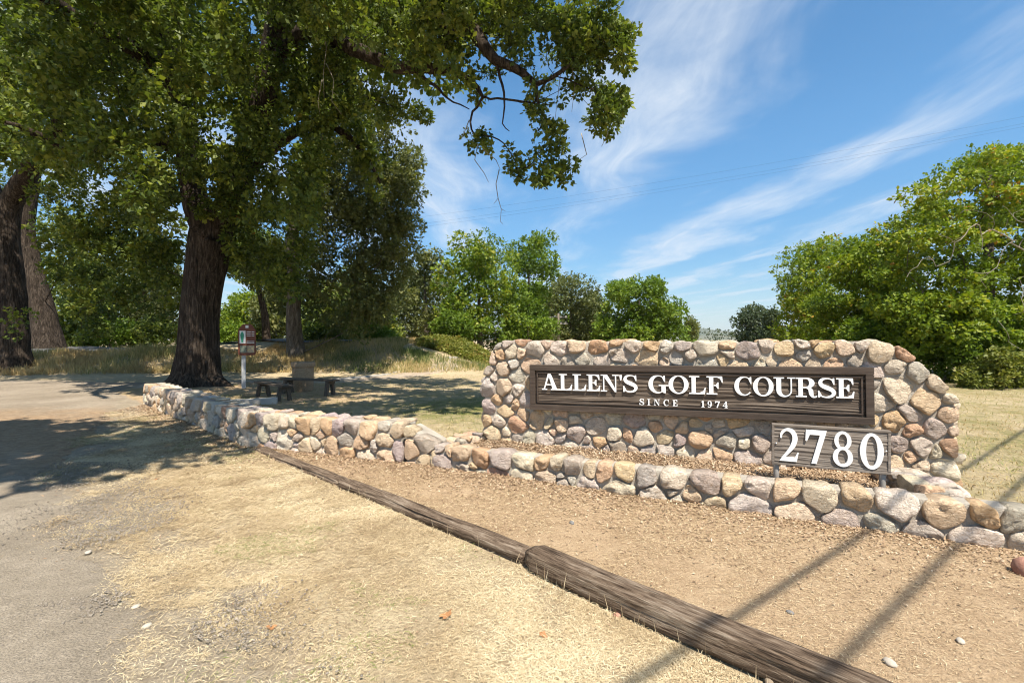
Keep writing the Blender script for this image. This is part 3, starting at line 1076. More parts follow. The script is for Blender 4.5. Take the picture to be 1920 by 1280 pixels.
def stroke(pts, ws, sub=6):
    P = np.array(pts, float)
    n = len(P)
    out, wid = [], []
    for i in range(n - 1):
        p0, p1, p2, p3 = P[max(i - 1, 0)], P[i], P[i + 1], P[min(i + 2, n - 1)]
        for k in range(sub):
            t = k / sub
            out.append(0.5 * ((2 * p1) + (-p0 + p2) * t + (2 * p0 - 5 * p1 + 4 * p2 - p3) * t * t + (-p0 + 3 * p1 - 3 * p2 + p3) * t ** 3))
            wid.append(ws[i] * (1 - t) + ws[i + 1] * t)
    out.append(P[-1]); wid.append(ws[-1])
    out = np.array(out); wid = np.array(wid)
    d = np.gradient(out, axis=0)
    d /= np.linalg.norm(d, axis=1, keepdims=True) + 1e-9
    nn = np.stack([-d[:, 1], d[:, 0]], -1)
    a = out + nn * wid[:, None] / 2
    b = out - nn * wid[:, None] / 2
    return [tuple(q) for q in a] + [tuple(q) for q in b[::-1]]


def ring(cx, cyy, ro, ri):
    return [bandp(arc(cx, cyy, ro[0], ro[1], 90, 270), arc(cx, cyy, ri[0], ri[1], 90, 270)),
            bandp(arc(cx, cyy, ro[0], ro[1], -90, 90), arc(cx, cyy, ri[0], ri[1], -90, 90))]


STEM = rect(.14, 0, .345, 1)
GLYPH = {
    'A': (1.04, [[(.38, 1.02), (.54, 1.02), (.95, 0), (.68, 0)], [(.38, 1.02), (.46, .88), (.175, .03), (.10, .03)], rect(.22, .29, .72, .355), rect(0, 0, .32, .06), rect(.56, 0, 1.06, .06)]),
    'L': (.84, [STEM, rect(.02, .935, .52, 1), rect(.02, 0, .76, .065), [(.5, .06), (.78, .0), (.83, .36), (.78, .36), (.70, .17)]]),
    'E': (.84, [STEM, rect(.02, .935, .72, 1), rect(.02, 0, .74, .065), [(.52, .94), (.75, 1), (.77, .68), (.725, .68), (.66, .85)], [(.5, .06), (.77, .0), (.81, .34), (.765, .34), (.69, .16)], rect(.36, .48, .56, .535), [(.45, .53), (.545, .68), (.59, .68), (.59, .33), (.545, .33), (.45, .48)]]),
    'F': (.80, [STEM, rect(.02, .935, .73, 1), rect(.02, 0, .53, .065), [(.52, .94), (.76, 1), (.79, .66), (.745, .66), (.67, .85)], rect(.36, .47, .56, .525), [(.45, .52), (.545, .67), (.59, .67), (.59, .32), (.545, .32), (.45, .47)]]),
    'N': (1.04, [rect(.14, 0, .205, .97), rect(0, 0, .36, .06), rect(0, .94, .3, 1), [(.10, 1), (.37, 1), (.885, .06), (.885, -.02), (.80, -.02)], rect(.82, 0, .885, 1), rect(.66, .94, 1.04, 1)]),
    "'": (.20, [[(.02, 1), (.18, 1), (.14, .70), (.07, .66)]]),
    'S': (.82, [stroke([(.72, .82), (.62, .93), (.43, .975), (.22, .915), (.14, .76), (.22, .61), (.45, .50), (.66, .39), (.74, .24), (.65, .09), (.43, .02), (.2, .07), (.09, .22)], [.05, .06, .07, .13, .18, .20, .225, .20, .18, .13, .07, .06, .05]), [(.70, .99), (.76, .99), (.77, .66), (.725, .66), (.64, .88)], [(.04, .01), (.10, .01), (.20, .12), (.085, .35), (.04, .35)]]),
    'G': (1.04, [bandp(arc(.48, .5, .47, .52, 42, 325, 26), arc(.55, .5, .31, .455, 42, 325, 26)), [(.80, .99), (.86, .99), (.87, .64), (.825, .64), (.72, .87)], [(.68, .42), (.68, .10), (.80, .0), (.90, .0), (.90, .42)], rect(.54, .40, 1.04, .46)]),
    'O': (1.0, ring(.5, .5, (.5, .52), (.275, .46))),
    'C': (.94, [bandp(arc(.48, .5, .47, .52, 42, 318, 26), arc(.55, .5, .31, .455, 42, 318, 26)), [(.80, .99), (.86, .99), (.87, .62), (.825, .62), (.72, .87)]]),
    'U': (1.02, [rect(.13, .31, .36, 1), rect(0, .935, .5, 1), rect(.80, .31, .865, 1), rect(.64, .94, 1.02, 1), bandp(arc(.4975, .32, .3675, .345, 180, 360), arc(.58, .32, .22, .27, 180, 360))]),
    'R': (1.0, [STEM, rect(.02, 0, .52, .065), rect(.02, .935, .55, 1), rect(.34, .46, .55, .52), bandp(arc(.53, .73, .35, .27, 90, -90), arc(.50, .73, .135, .205, 90, -90)), stroke([(.5, .49), (.64, .44), (.71, .32), (.735, .15), (.80, .035), (.92, .02), (.98, .08)], [.06, .17, .21, .19, .11, .06, .05])]),
    'I': (.51, [STEM, rect(.02, .935, .49, 1), rect(.02, 0, .49, .065)]),
    '1': (.60, [rect(.2, 0, .42, 1), rect(.04, 0, .58, .065), [(.25, 1), (.04, .86), (.04, .80), (.25, .86)]]),
    '9': (.76, ring(.37, .68, (.34, .34), (.14, .28)) + [stroke([(.62, .68), (.62, .45), (.52, .18), (.32, .04), (.14, .09), (.10, .18)], [.16, .19, .14, .07, .10, .12])]),
    '7': (.82, [[(.05, 1), (.84, 1), (.80, .86), (.20, .86), (.09, .66), (.03, .67)], [(.60, .90), (.82, .93), (.46, 0), (.26, 0)]]),
    '4': (.82, [[(.50, 1), (.60, .95), (.12, .30), (.03, .30)], rect(.03, .24, .82, .32), rect(.46, 0, .66, 1), rect(.32, 0, .80, .06)]),
    '2': (.80, [stroke([(.09, .70), (.12, .85), (.32, .965), (.55, .90), (.645, .72), (.57, .50), (.36, .27), (.12, .06)], [.06, .10, .075, .16, .21, .18, .11, .06]), [(.03, 0), (.71, 0), (.79, .28), (.74, .28), (.64, .13), (.14, .12)]]),
    '8': (.80, ring(.40, .745, (.315, .275), (.16, .20)) + ring(.40, .265, (.37, .285), (.185, .215))),
    '0': (.86, ring(.42, .5, (.42, .52), (.205, .435))),
}


def glyph_mesh(ch, sx, sz, depth):
    mb = MB()
    for i, poly in enumerate(GLYPH[ch][1]):
        n = len(poly)
        y1 = -depth - 0.0006 * i
        y0 = 0.001
        vs = [(x * sx, y1, z * sz) for x, z in poly] + [(x * sx, y0, z * sz) for x, z in poly]
        mb.add(vs, [tuple(range(n))] + [(k, (k + 1) % n, n + (k + 1) % n, n + k) for k in range(n)])
    me = bpy.data.meshes.new('letter')
    me.from_pydata(mb.v, [], mb.f)
    bm = bmesh.new(); bm.from_mesh(me)
    bmesh.ops.recalc_face_normals(bm, faces=bm.faces)
    bm.to_mesh(me); bm.free()
    return me


def write(parent, text, u0, u1, zbase, height, y, depth, name='letter', space=0.0):
    tot = sum(GLYPH[c][0] for c in text) + space * (len(text) - 1)
    sx = (u1 - u0) / tot
    u = u0
    for c in text:
        link(name, glyph_mesh(c, sx, height, depth), M['white_paint'], parent, loc=(u, y, zbase))
        u += (GLYPH[c][0] + space) * sx


def ridged_panel(L, H, nu, nv, amp, seed, fx=2.2, fz=46.0):
    """sand-blasted board: horizontal ridges standing proud, local x along, z up, facing -y"""
    s, t = np.meshgrid(np.linspace(0, 1, nu), np.linspace(0, 1, nv))
    x = s.ravel() * L
    z = t.ravel() * H
    warp = (fbm(np.stack([x * 1.1, z * 2.0, 0 * x + seed], -1), 3) - 0.5) * 0.09
    r1 = fbm(np.stack([x * fx * 0.5, (z + warp) * fz, 0 * x + seed * 3.1], -1), 3)
    ridge = np.clip((r1 - 0.36) / 0.28, 0, 1)
    y = -amp * ridge
    idx = np.arange(nu * nv).reshape(nv, nu)
    f = np.stack([idx[:-1, :-1], idx[:-1, 1:], idx[1:, 1:], idx[1:, :-1]], -1).reshape(-1, 4)
    return mesh_np('panel', np.stack([x, y, z], -1), f, True)


def build_main_sign():
    ang = math.atan2(BR[1] - BL[1], BR[0] - BL[0])
    d = (BR - BL) / BLEN
    nrm = np.array([d[1], -d[0]])           # towards the viewer
    o = BL + nrm * 0.09
    t = empty('sign_board', (o[0], o[1], BTOP_L - BH), 'long dark brown wooden sign with white raised capitals, fixed to the tall stone wall', 'sign')
    t.rotation_euler = (0, -BTILT, ang)
    fw = 0.072
    mb = MB(); mb.box(0, 0.0, 0, BLEN, 0.05, BH)
    link('backing', mb.mesh('backing', 0.003), M['sign_frame_wood'], t)
    for nm, b in (('frame_rail', (0, -0.045, BH - fw, BLEN, -0.002, BH)), ('frame_rail', (0, -0.045, 0, BLEN, -0.002, fw)),
                  ('frame_stile', (0, -0.043, fw + .002, fw, -0.002, BH - fw - .002)), ('frame_stile', (BLEN - fw, -0.043, fw + .002, BLEN, -0.002, BH - fw - .002))):
        mb = MB(); mb.box(*b)
        link(nm, mb.mesh(nm, 0.005), M['sign_frame_wood'], t)
    # inner moulding
    k = fw + 0.020
    w = 0.017
    for b in ((k, -0.034, BH - k - w, BLEN - k, -0.004, BH - k), (k, -0.034, k, BLEN - k, -0.004, k + w), (k, -0.033, k + w + .001, k + w, -0.004, BH - k - w - .001), (BLEN - k - w, -0.033, k + w + .001, BLEN - k, -0.004, BH - k - w - .001)):
        mb = MB(); mb.box(*b)
        link('moulding', mb.mesh('moulding', 0.004), M['sign_frame_wood'], t)
    me = ridged_panel(BLEN - 2 * fw - 0.002, BH - 2 * fw - 0.002, 150, 130, 0.011, 5, 2.2, 62.0)
    pn = link('panel', me, M['sign_wood'], t, loc=(fw + 0.001, -0.006, fw + 0.001))
    zt = BH - 0.112
    off = fw + 0.001
    Y = -0.013
    H = 0.205
    zb = zt - H - off
    write(pn, "ALLEN'S", 0.164 - off, 1.354 - off, zb, H, Y, 0.012)
    write(pn, 'GOLF', 1.478 - off, 2.285 - off, zb, H, Y, 0.012)
    write(pn, 'COURSE', 2.396 - off, 3.514 - off, zb, H, Y, 0.012)
    zb2 = BH - 0.393 - 0.072 - off
    write(pn, 'SINCE', 1.373 - off, 1.805 - off, zb2, 0.072, Y, 0.009, space=0.55)
    write(pn, '1974', 2.055 - off, 2.330 - off, zb2, 0.072, Y, 0.009, space=0.42)


def build_number_sign():
    a = np.array([2.575, 4.60]); b = np.array([3.444, 4.22])
    L = float(np.linalg.norm(b - a)); H = 0.400
    ang = math.atan2(b[1] - a[1], b[0] - a[0])
    z0 = 0.375
    t = empty('number_sign', (a[0], a[1], 0.16), 'small weathered board with big white house number on two grey posts', 'sign')
    t.rotation_euler = (0, 0, ang)
    z0 -= 0.16
    mb = MB(); mb.box(0, 0, z0, L, 0.03, z0 + H)
    bd = link('board', mb.mesh('board', 0.004), M['number_wood'], t)
    fw = 0.022
    for bx in ((0, -0.014, H - fw, L, -0.001, H), (0, -0.014, 0, L, -0.001, fw), (0, -0.013, fw + .001, fw, -0.001, H - fw - .001), (L - fw, -0.013, fw + .001, L, -0.001, H - fw - .001)):
        mb = MB(); mb.box(*bx)
        link('frame_strip', mb.mesh('frame_strip', 0.004), M['number_wood'], bd, loc=(0, 0, z0))
    me = ridged_panel(L - 2 * fw - .002, H - 2 * fw - .002, 60, 90, 0.006, 9, 2.5, 80.0)
    pn = link('panel', me, M['number_wood'], bd, loc=(fw + .001, -0.002, z0 + fw + .001))
    write(pn, '2780', 0.058 - fw, L - 0.052 - fw, 0.042 - fw, 0.318, -0.006, 0.013, 'numeral', space=0.22)
    for x in (0.042, L - 0.052):
        mb = MB(); mb.cyl((x, 0.034), 0.026, -0.25, z0 + H * 0.8, 14)
        link('post', mb.mesh('post', 0, True), M['metal_post'], t)
    for x, z in ((0.036, H * 0.52), (L - 0.036, H * 0.53)):
        mb = MB()
        mb.lathe((0, 0, 0), [(0.0, 0.007), (0.005, 0.006), (0.009, 0.002), (0.009, 0.0)], 12)
        o = link('bolt', mb.mesh('bolt', 0, True), M['steel'], t, loc=(x, -0.014, z0 + z))
        o.rotation_euler = (R(90), 0, 0)


build_main_sign()
build_number_sign()

# ------------------------------------------------------------------ sleepers along the verge
def sleeper(name, a, b, w, h, seed, label, sag=0.0, taper=0.0):
    a = np.array(a, float); b = np.array(b, float)
    L = float(np.linalg.norm(b - a))
    ang = math.atan2(b[1] - a[1], b[0] - a[0])
    nu, na = int(L / 0.035) + 2, 56
    u = np.linspace(0, L, nu)
    # rounded rectangle section
    th = np.linspace(0, 2 * math.pi, na, endpoint=False)
    e = 0.42
    cy_ = np.sign(np.cos(th)) * np.abs(np.cos(th)) ** e
    cz_ = np.sign(np.sin(th)) * np.abs(np.sin(th)) ** e
    V = []
    for ui in u:
        k = 1 - taper * (ui / L)
        end = min(1.0, 0.72 + 4.0 * min(ui, L - ui)) if min(ui, L - ui) < 0.07 else 1.0
        p = np.stack([np.full(na, ui), cy_ * w / 2 * end, cz_ * h / 2 * end * k], -1)
        n1 = fbm(np.stack([p[:, 0] * 0.9, p[:, 1] * 46, p[:, 2] * 46 + seed], -1), 2)
        crack = np.clip((0.42 - n1) / 0.12, 0, 1)
        n2 = fbm(np.stack([p[:, 0] * 2.4, p[:, 1] * 7, p[:, 2] * 7 + seed * 2], -1), 3) - 0.5
        s = 1 - 0.20 * crack + 0.24 * n2
        p[:, 1] *= s
        p[:, 2] *= s
        p[:, 2] += h / 2 - 0.02 - sag * math.sin(math.pi * ui / L) + 0.03 * (fbm(np.array([[ui * 0.8, seed, 0]]), 2)[0] - 0.5)
        p[:, 1] += 0.12 * (fbm(np.array([[ui * 0.5, seed, 9]]), 2)[0] - 0.5)
        V.append(p)
    V = np.concatenate(V)
    f = []
    for i in range(nu - 1):
        for k in range(na):
            f.append((i * na + k, i * na + (k + 1) % na, (i + 1) * na + (k + 1) % na, (i + 1) * na + k))
    me = bpy.data.meshes.new(name)
    c0 = len(V)
    V = np.vstack([V, [V[:na].mean(0)], [V[-na:].mean(0)]])
    for k in range(na):
        f.append((c0, (k + 1) % na, k))
        f.append((c0 + 1, (nu - 1) * na + k, (nu - 1) * na + (k + 1) % na))
    me.from_pydata(V.tolist(), [], f)
    me.polygons.foreach_set('use_smooth', np.ones(len(me.polygons), bool))
    me.update()
    o = link(name, me, M['sleeper_wood'], None, label, 'timber', 'timbers along the verge', None, (a[0], a[1], 0))
    o.rotation_euler = (0, 0, ang)
    return o


mid = TIE_A[0] * 0.52 + TIE_A[1] * 0.48
sleeper('edging_timber', TIE_A[0], mid + np.array([-0.02, 0.02]), 0.18, 0.065, 3.0, 'sunken flat grey brown timber ending at the low stone wall', 0.0)
sleeper('edging_timber', mid, TIE_A[1], 0.165, 0.105, 5.5, 'narrow weathered brown timber between the sunken timber and the thick one', 0.0)
tb = sleeper('edging_timber', TIE_B[0] + np.array([-0.03, 0.05]), TIE_B[1], 0.185, 0.15, 8.0, 'thick cracked dark timber nearest the camera', 0.0)
tb.location.z = 0.02

# ------------------------------------------------------------------ leaves and blades
def kites(name, base, dirv, nrm, length, width, fold, tint, at=0.5):
    """one kite-shaped leaf or blade each: base point, direction, face normal"""
    n = len(base)
    dirv = dirv / (np.linalg.norm(dirv, axis=1, keepdims=True) + 1e-9)
    sidev = np.cross(dirv, nrm)
    sidev /= np.linalg.norm(sidev, axis=1, keepdims=True) + 1e-9
    up = np.cross(sidev, dirv)
    L = np.asarray(length)[:, None]
    Wd = np.asarray(width)[:, None] * 0.5
    Fd = np.asarray(fold)[:, None]
    tip = base + dirv * L
    midp = base + dirv * L * at + up * Fd
    v = np.stack([base, midp + sidev * Wd, tip, midp - sidev * Wd], 1).reshape(-1, 3)
    f = np.arange(4 * n, dtype=np.int32).reshape(n, 4)
    return mesh_np(name, v, f, False, {'tint': ('FACE', tint)})


def rand_dirs(n, r):
    v = r.normal(size=(n, 3))
    return v / np.linalg.norm(v, axis=1, keepdims=True)


def leaf_cloud(name, centers, radii, nper, length, r, flat=1.0, tintbias=None, cl=6, shell=0.35, droop=0.0):
    """rosettes of leaves on twig tips spread through blobs"""
    centers = np.asarray(centers); radii = np.asarray(radii)
    k = np.maximum((nper * (radii / radii.mean()) ** 2).astype(int), 2)
    idx = np.repeat(np.arange(len(centers)), k)
    n = len(idx)
    d = rand_dirs(n, r)
    rad = (shell + (1 - shell) * r.random(n)) ** (1 / 2.0)
    rad *= r.uniform(0.75, 1.18, n)
    off = d * (rad * radii[idx])[:, None]
    off[:, 2] *= flat
    tip = centers[idx] + off
    btint = r.random(len(centers))
    # leaves of each rosette
    m = n * cl
    ti = np.repeat(np.arange(n), cl)
    ld = rand_dirs(m, r) * 0.9 + d[ti] * 0.7 + np.array([0, 0, -droop])
    nr = rand_dirs(m, r) * 0.75 + np.array([0, 0, 0.75]) + d[ti] * 0.45
    L = length * r.uniform(0.5, 1.35, m) * (0.8 + 0.4 * btint[idx][ti])
    base = tip[ti] + r.normal(size=(m, 3)) * (length * 0.28)
    tint = np.clip(0.48 * r.random(m) + 0.40 * btint[idx][ti] + 0.15 * r.random(n)[ti], 0, 1)
    if tintbias is not None:
        tint = np.clip(tint + tintbias(base), 0, 1)
    return kites(name, base, ld, nr, L, L * r.uniform(0.5, 0.72, m), L * r.uniform(-0.02, 0.14, m), tint, 0.55)


# ------------------------------------------------------------------ branches
class Skel:
    def __init__(s):
        s.p, s.par, s.r, s.pl = [], [], [], []

    def add(s, p, par, r=0.0):
        s.p.append(np.array(p, float)); s.par.append(par); s.r.append(r)
        s.pl.append(0.0 if par < 0 else s.pl[par] + float(np.linalg.norm(s.p[-1] - s.p[par])))
        return len(s.p) - 1

    def limb(s, pts, radii, par=-1, step=0.35, jit=0.0, r=None):
        """a smooth limb through pts; returns the index of its last node"""
        P = np.array(pts, float)
        n = len(P)
        last = par
        for i in range(n - 1):
            p0, p1, p2, p3 = P[max(i - 1, 0)], P[i], P[i + 1], P[min(i + 2, n - 1)]
            m = max(2, int(np.linalg.norm(p2 - p1) / step))
            for k in range(0 if (i == 0 and par < 0) else 1, m + 1):
                t = k / m
                if i > 0 and k == 0:
                    continue
                q = 0.5 * ((2 * p1) + (-p0 + p2) * t + (2 * p0 - 5 * p1 + 4 * p2 - p3) * t * t + (-p0 + 3 * p1 - 3 * p2 + p3) * t ** 3)
                if jit and r is not None and 0 < t < 1:
                    q = q + r.normal(size=3) * jit
                last = s.add(q, last, radii[i] * (1 - t) + radii[i + 1] * t)
        return last

    def nearest(s, q):
        P = np.array(s.p)
        return int(np.argmin(((P - np.array(q)) ** 2).sum(1)))

    def reach(s, targets, r, alpha=0.35, step=0.4, wig=0.12, rise=0.12, skipn=0):
        """grow a branch to every target from the cheapest node"""
        targets = np.asarray(targets)
        P = np.array(s.p)
        d0 = np.array([np.min(((P - t) ** 2).sum(1)) for t in targets])
        cap = len(P) + 40 * len(targets) + 10
        A = np.zeros((cap, 3)); A[:len(P)] = P
        PL = np.zeros(cap); PL[:len(P)] = s.pl
        n = len(P)
        for i in np.argsort(d0):
            t = targets[i]
            dd = np.sqrt(((A[skipn:n] - t) ** 2).sum(1))
            j = int(np.argmin(dd + alpha * PL[skipn:n])) + skipn
            L = float(np.linalg.norm(A[j] - t))
            m = min(30, max(2, int(L / step)))
            off = r.normal(size=3) * wig * L
            off[2] += rise * L
            wob = np.zeros(3)
            last = j
            for k in range(1, m + 1):
                u = k / m
                wob = wob * 0.7 + r.normal(size=3) * wig * step * 0.9
                q = A[j] * (1 - u) + t * u + off * math.sin(math.pi * u) * 0.6 + wob * (1 - u)
                last = s.add(q, last, 0.0)
                if n < cap:
                    A[n] = q; PL[n] = s.pl[last]; n += 1

    def mesh(s, name, tipr=0.006, power=2.3, rmin=0.0, ridge=None):
        n = len(s.p)
        acc = np.zeros(n)
        rad = np.zeros(n)
        for i in range(n - 1, -1, -1):
            rr = acc[i] ** (1 / power) if acc[i] > 0 else tipr
            rad[i] = s.r[i] if s.r[i] > 0 else rr
            if s.par[i] >= 0:
                if s.r[i] == 0 or s.r[s.par[i]] == 0:
                    acc[s.par[i]] += min(rad[i], 0.5) ** power
        kids = [[] for _ in range(n)]
        for i, q in enumerate(s.par):
            if q >= 0:
                kids[q].append(i)
        V, Fq = [], []
        nv = 0
        starts = [(i, -1) for i in range(n) if s.par[i] < 0]
        while starts:
            i, frm = starts.pop()
            chain = [] if frm < 0 else [frm]
            while True:
                chain.append(i)
                ks = sorted(kids[i], key=lambda k: (-(s.r[k] > 0), -rad[k]))
                for k in ks[1:]:
                    starts.append((k, i))
                if not ks:
                    break
                i = ks[0]
            if len(chain) < 2:
                continue
            P = np.array([s.p[k] for k in chain])
            rr = np.array([rad[k] for k in chain])
            if frm >= 0:
                rr[0] = min(rr[0], rr[1] * 1.25)
            if rr.max() < rmin:
                continue
            mr = rr.max()
            ns = 40 if mr > 0.45 else 18 if mr > 0.18 else 9 if mr > 0.06 else 5 if mr > 0.02 else 3
            T = np.gradient(P, axis=0)
            T /= np.linalg.norm(T, axis=1, keepdims=True) + 1e-9
            a = np.cross(T[0], (0.31, 0.83, 0.47)); a /= np.linalg.norm(a) + 1e-9
            th = np.linspace(0, 2 * math.pi, ns, endpoint=False)
            rings = []
            for q in range(len(P)):
                a = a - T[q] * (a @ T[q]); a /= np.linalg.norm(a) + 1e-9
                b = np.cross(T[q], a)
                k = rr[q] * np.ones(ns)
                if ridge and rr[q] > 0.12:
                    k = k * ridge(th, P[q], rr[q])
                rings.append(P[q] + (np.cos(th) * k)[:, None] * a + (np.sin(th) * k)[:, None] * b)
            V.append(np.concatenate(rings))
            base = nv + np.arange(len(P) - 1)[:, None] * ns
            i0 = np.arange(ns)[None]
            i1 = (i0 + 1) % ns
            Fq.append(np.stack([base + i0, base + i1, base + ns + i1, base + ns + i0], -1).reshape(-1, 4))
            nv += len(P) * ns
        return mesh_np(name, np.concatenate(V), np.concatenate(Fq), True)


def poly_blobs(poly, y0, y1, n, r, rad, jitter=0.3):
    """points spread over a silhouette seen in the photograph, each at its own distance"""
    poly = np.array(poly, float)
    lo, hi = poly.min(0), poly.max(0)
    C, Rr = [], []
    pts = []
    while len(pts) < n:
        q = lo + (hi - lo) * r.random((n * 3, 2))
        q = q[inside(poly, q[:, 0], q[:, 1])]
        pts += list(q)
    for q in pts[:n]:
        Y = r.uniform(y0, y1)
        C.append(W(q[0], q[1], Y))
        Rr.append(rad * r.uniform(1 - jitter, 1 + jitter))
    return np.array(C), np.array(Rr)


def shrink_poly(poly, px):
    p = np.array(poly, float)
    c = p.mean(0)
    d = p - c
    ln = np.linalg.norm(d, axis=1, keepdims=True)
    return c + d * np.clip(1 - px / np.maximum(ln, 1), 0.2, 1)


def bark_ridge(amp=0.05, freq=26, seed=0.0):
    def f(th, p, r):
        warp = 1.4 * math.sin(p[2] * 2.3 + seed) + 0.8 * math.sin(p[2] * 5.1 + seed * 2)
        q = np.stack([np.cos(th) * 3.0, np.sin(th) * 3.0, np.full(len(th), p[2] * 1.3 + seed)], -1)
        return 1 + 0.10 * (fbm(q, 3) - 0.5) * 2 * 0.6 + amp * (np.abs(np.sin(th * freq * 0.5 + warp * 0.3)) - 0.5)
    return f


TREE_TRIS = [0]


def outline_tree(name, label, cat, poly, Y, depth, nblob, blobr, nper, leaf, matname, base_px, seed, group=None, bark='twig_bark', trunk_r=0.18, flat=0.85, cl=5, droop=0.0, shell=0.4, base_z=None, tintbias=None, nbr=70, dead=0):
    """a tree or shrub whose crown fills the outline seen in the photograph, with real depth"""
    r = np.random.default_rng(seed)
    sp = shrink_poly(poly, blobr / Y * F * 0.38)
    C, Rr = poly_blobs(sp, -1, 1, nblob, r, blobr)
    # depth: rounder towards the middle of the outline
    cx = np.array(poly)[:, 0].mean()
    hw = (np.array(poly)[:, 0].max() - np.array(poly)[:, 0].min()) / 2
    pts = []
    lo, hi = sp.min(0), sp.max(0)
    while len(pts) < nblob:
        q = lo + (hi - lo) * r.random(2)
        if inside(sp, np.array([q[0]]), np.array([q[1]]))[0]:
            k = math.sqrt(max(0.05, 1 - ((q[0] - cx) / (hw * 1.15)) ** 2))
            pts.append(W(q[0], q[1], Y + depth * k * r.uniform(-1, 1)))
    C = np.array(pts)
    bx = (base_px - 960) / F * Y
    bz = float(terrain(np.array([bx]), np.array([Y]))[0]) if base_z is None else base_z
    C[:, 2] = np.maximum(C[:, 2], bz + blobr * 0.35)
    t = empty(name, (bx, Y, bz), label, cat, group)
    sk = Skel()
    top = C[:, 2].max()
    cc = C.mean(0)
    lean = (cc - np.array([bx, Y, bz])) * np.array([1, 1, 0])
    h = top - bz
    pts = [(bx, Y, bz - 0.15), (bx + lean[0] * 0.1, Y + lean[1] * 0.1, bz + h * 0.25), (bx + lean[0] * 0.5, Y + lean[1] * 0.5, bz + h * 0.5), (bx + lean[0] * 0.9, Y + lean[1] * 0.9, bz + h * 0.82)]
    sk.limb(pts, [trunk_r * 1.3, trunk_r, trunk_r * 0.65, trunk_r * 0.2], step=0.5)
    tg = C[r.permutation(len(C))[:nbr]]
    sk.reach(tg, r, 0.4, 0.7, 0.08, 0.06)
    me = sk.mesh('trunk', tipr=0.012)
    me.vertices.foreach_get
    off = np.array([bx, Y, bz], np.float32)
    co = np.empty(len(me.vertices) * 3, np.float32)
    me.vertices.foreach_get('co', co)
    me.vertices.foreach_set('co', (co.reshape(-1, 3) - off).ravel())
    link('trunk', me, M[bark], t)
    lm = leaf_cloud('crown', C - off, Rr, nper, leaf, r, flat, tintbias, cl, shell, droop)
    TREE_TRIS[0] += 2 * len(lm.polygons)
    link('crown', lm, M[matname], t, kind=None)
    return t, C


print('start trees', time.time() - T0)

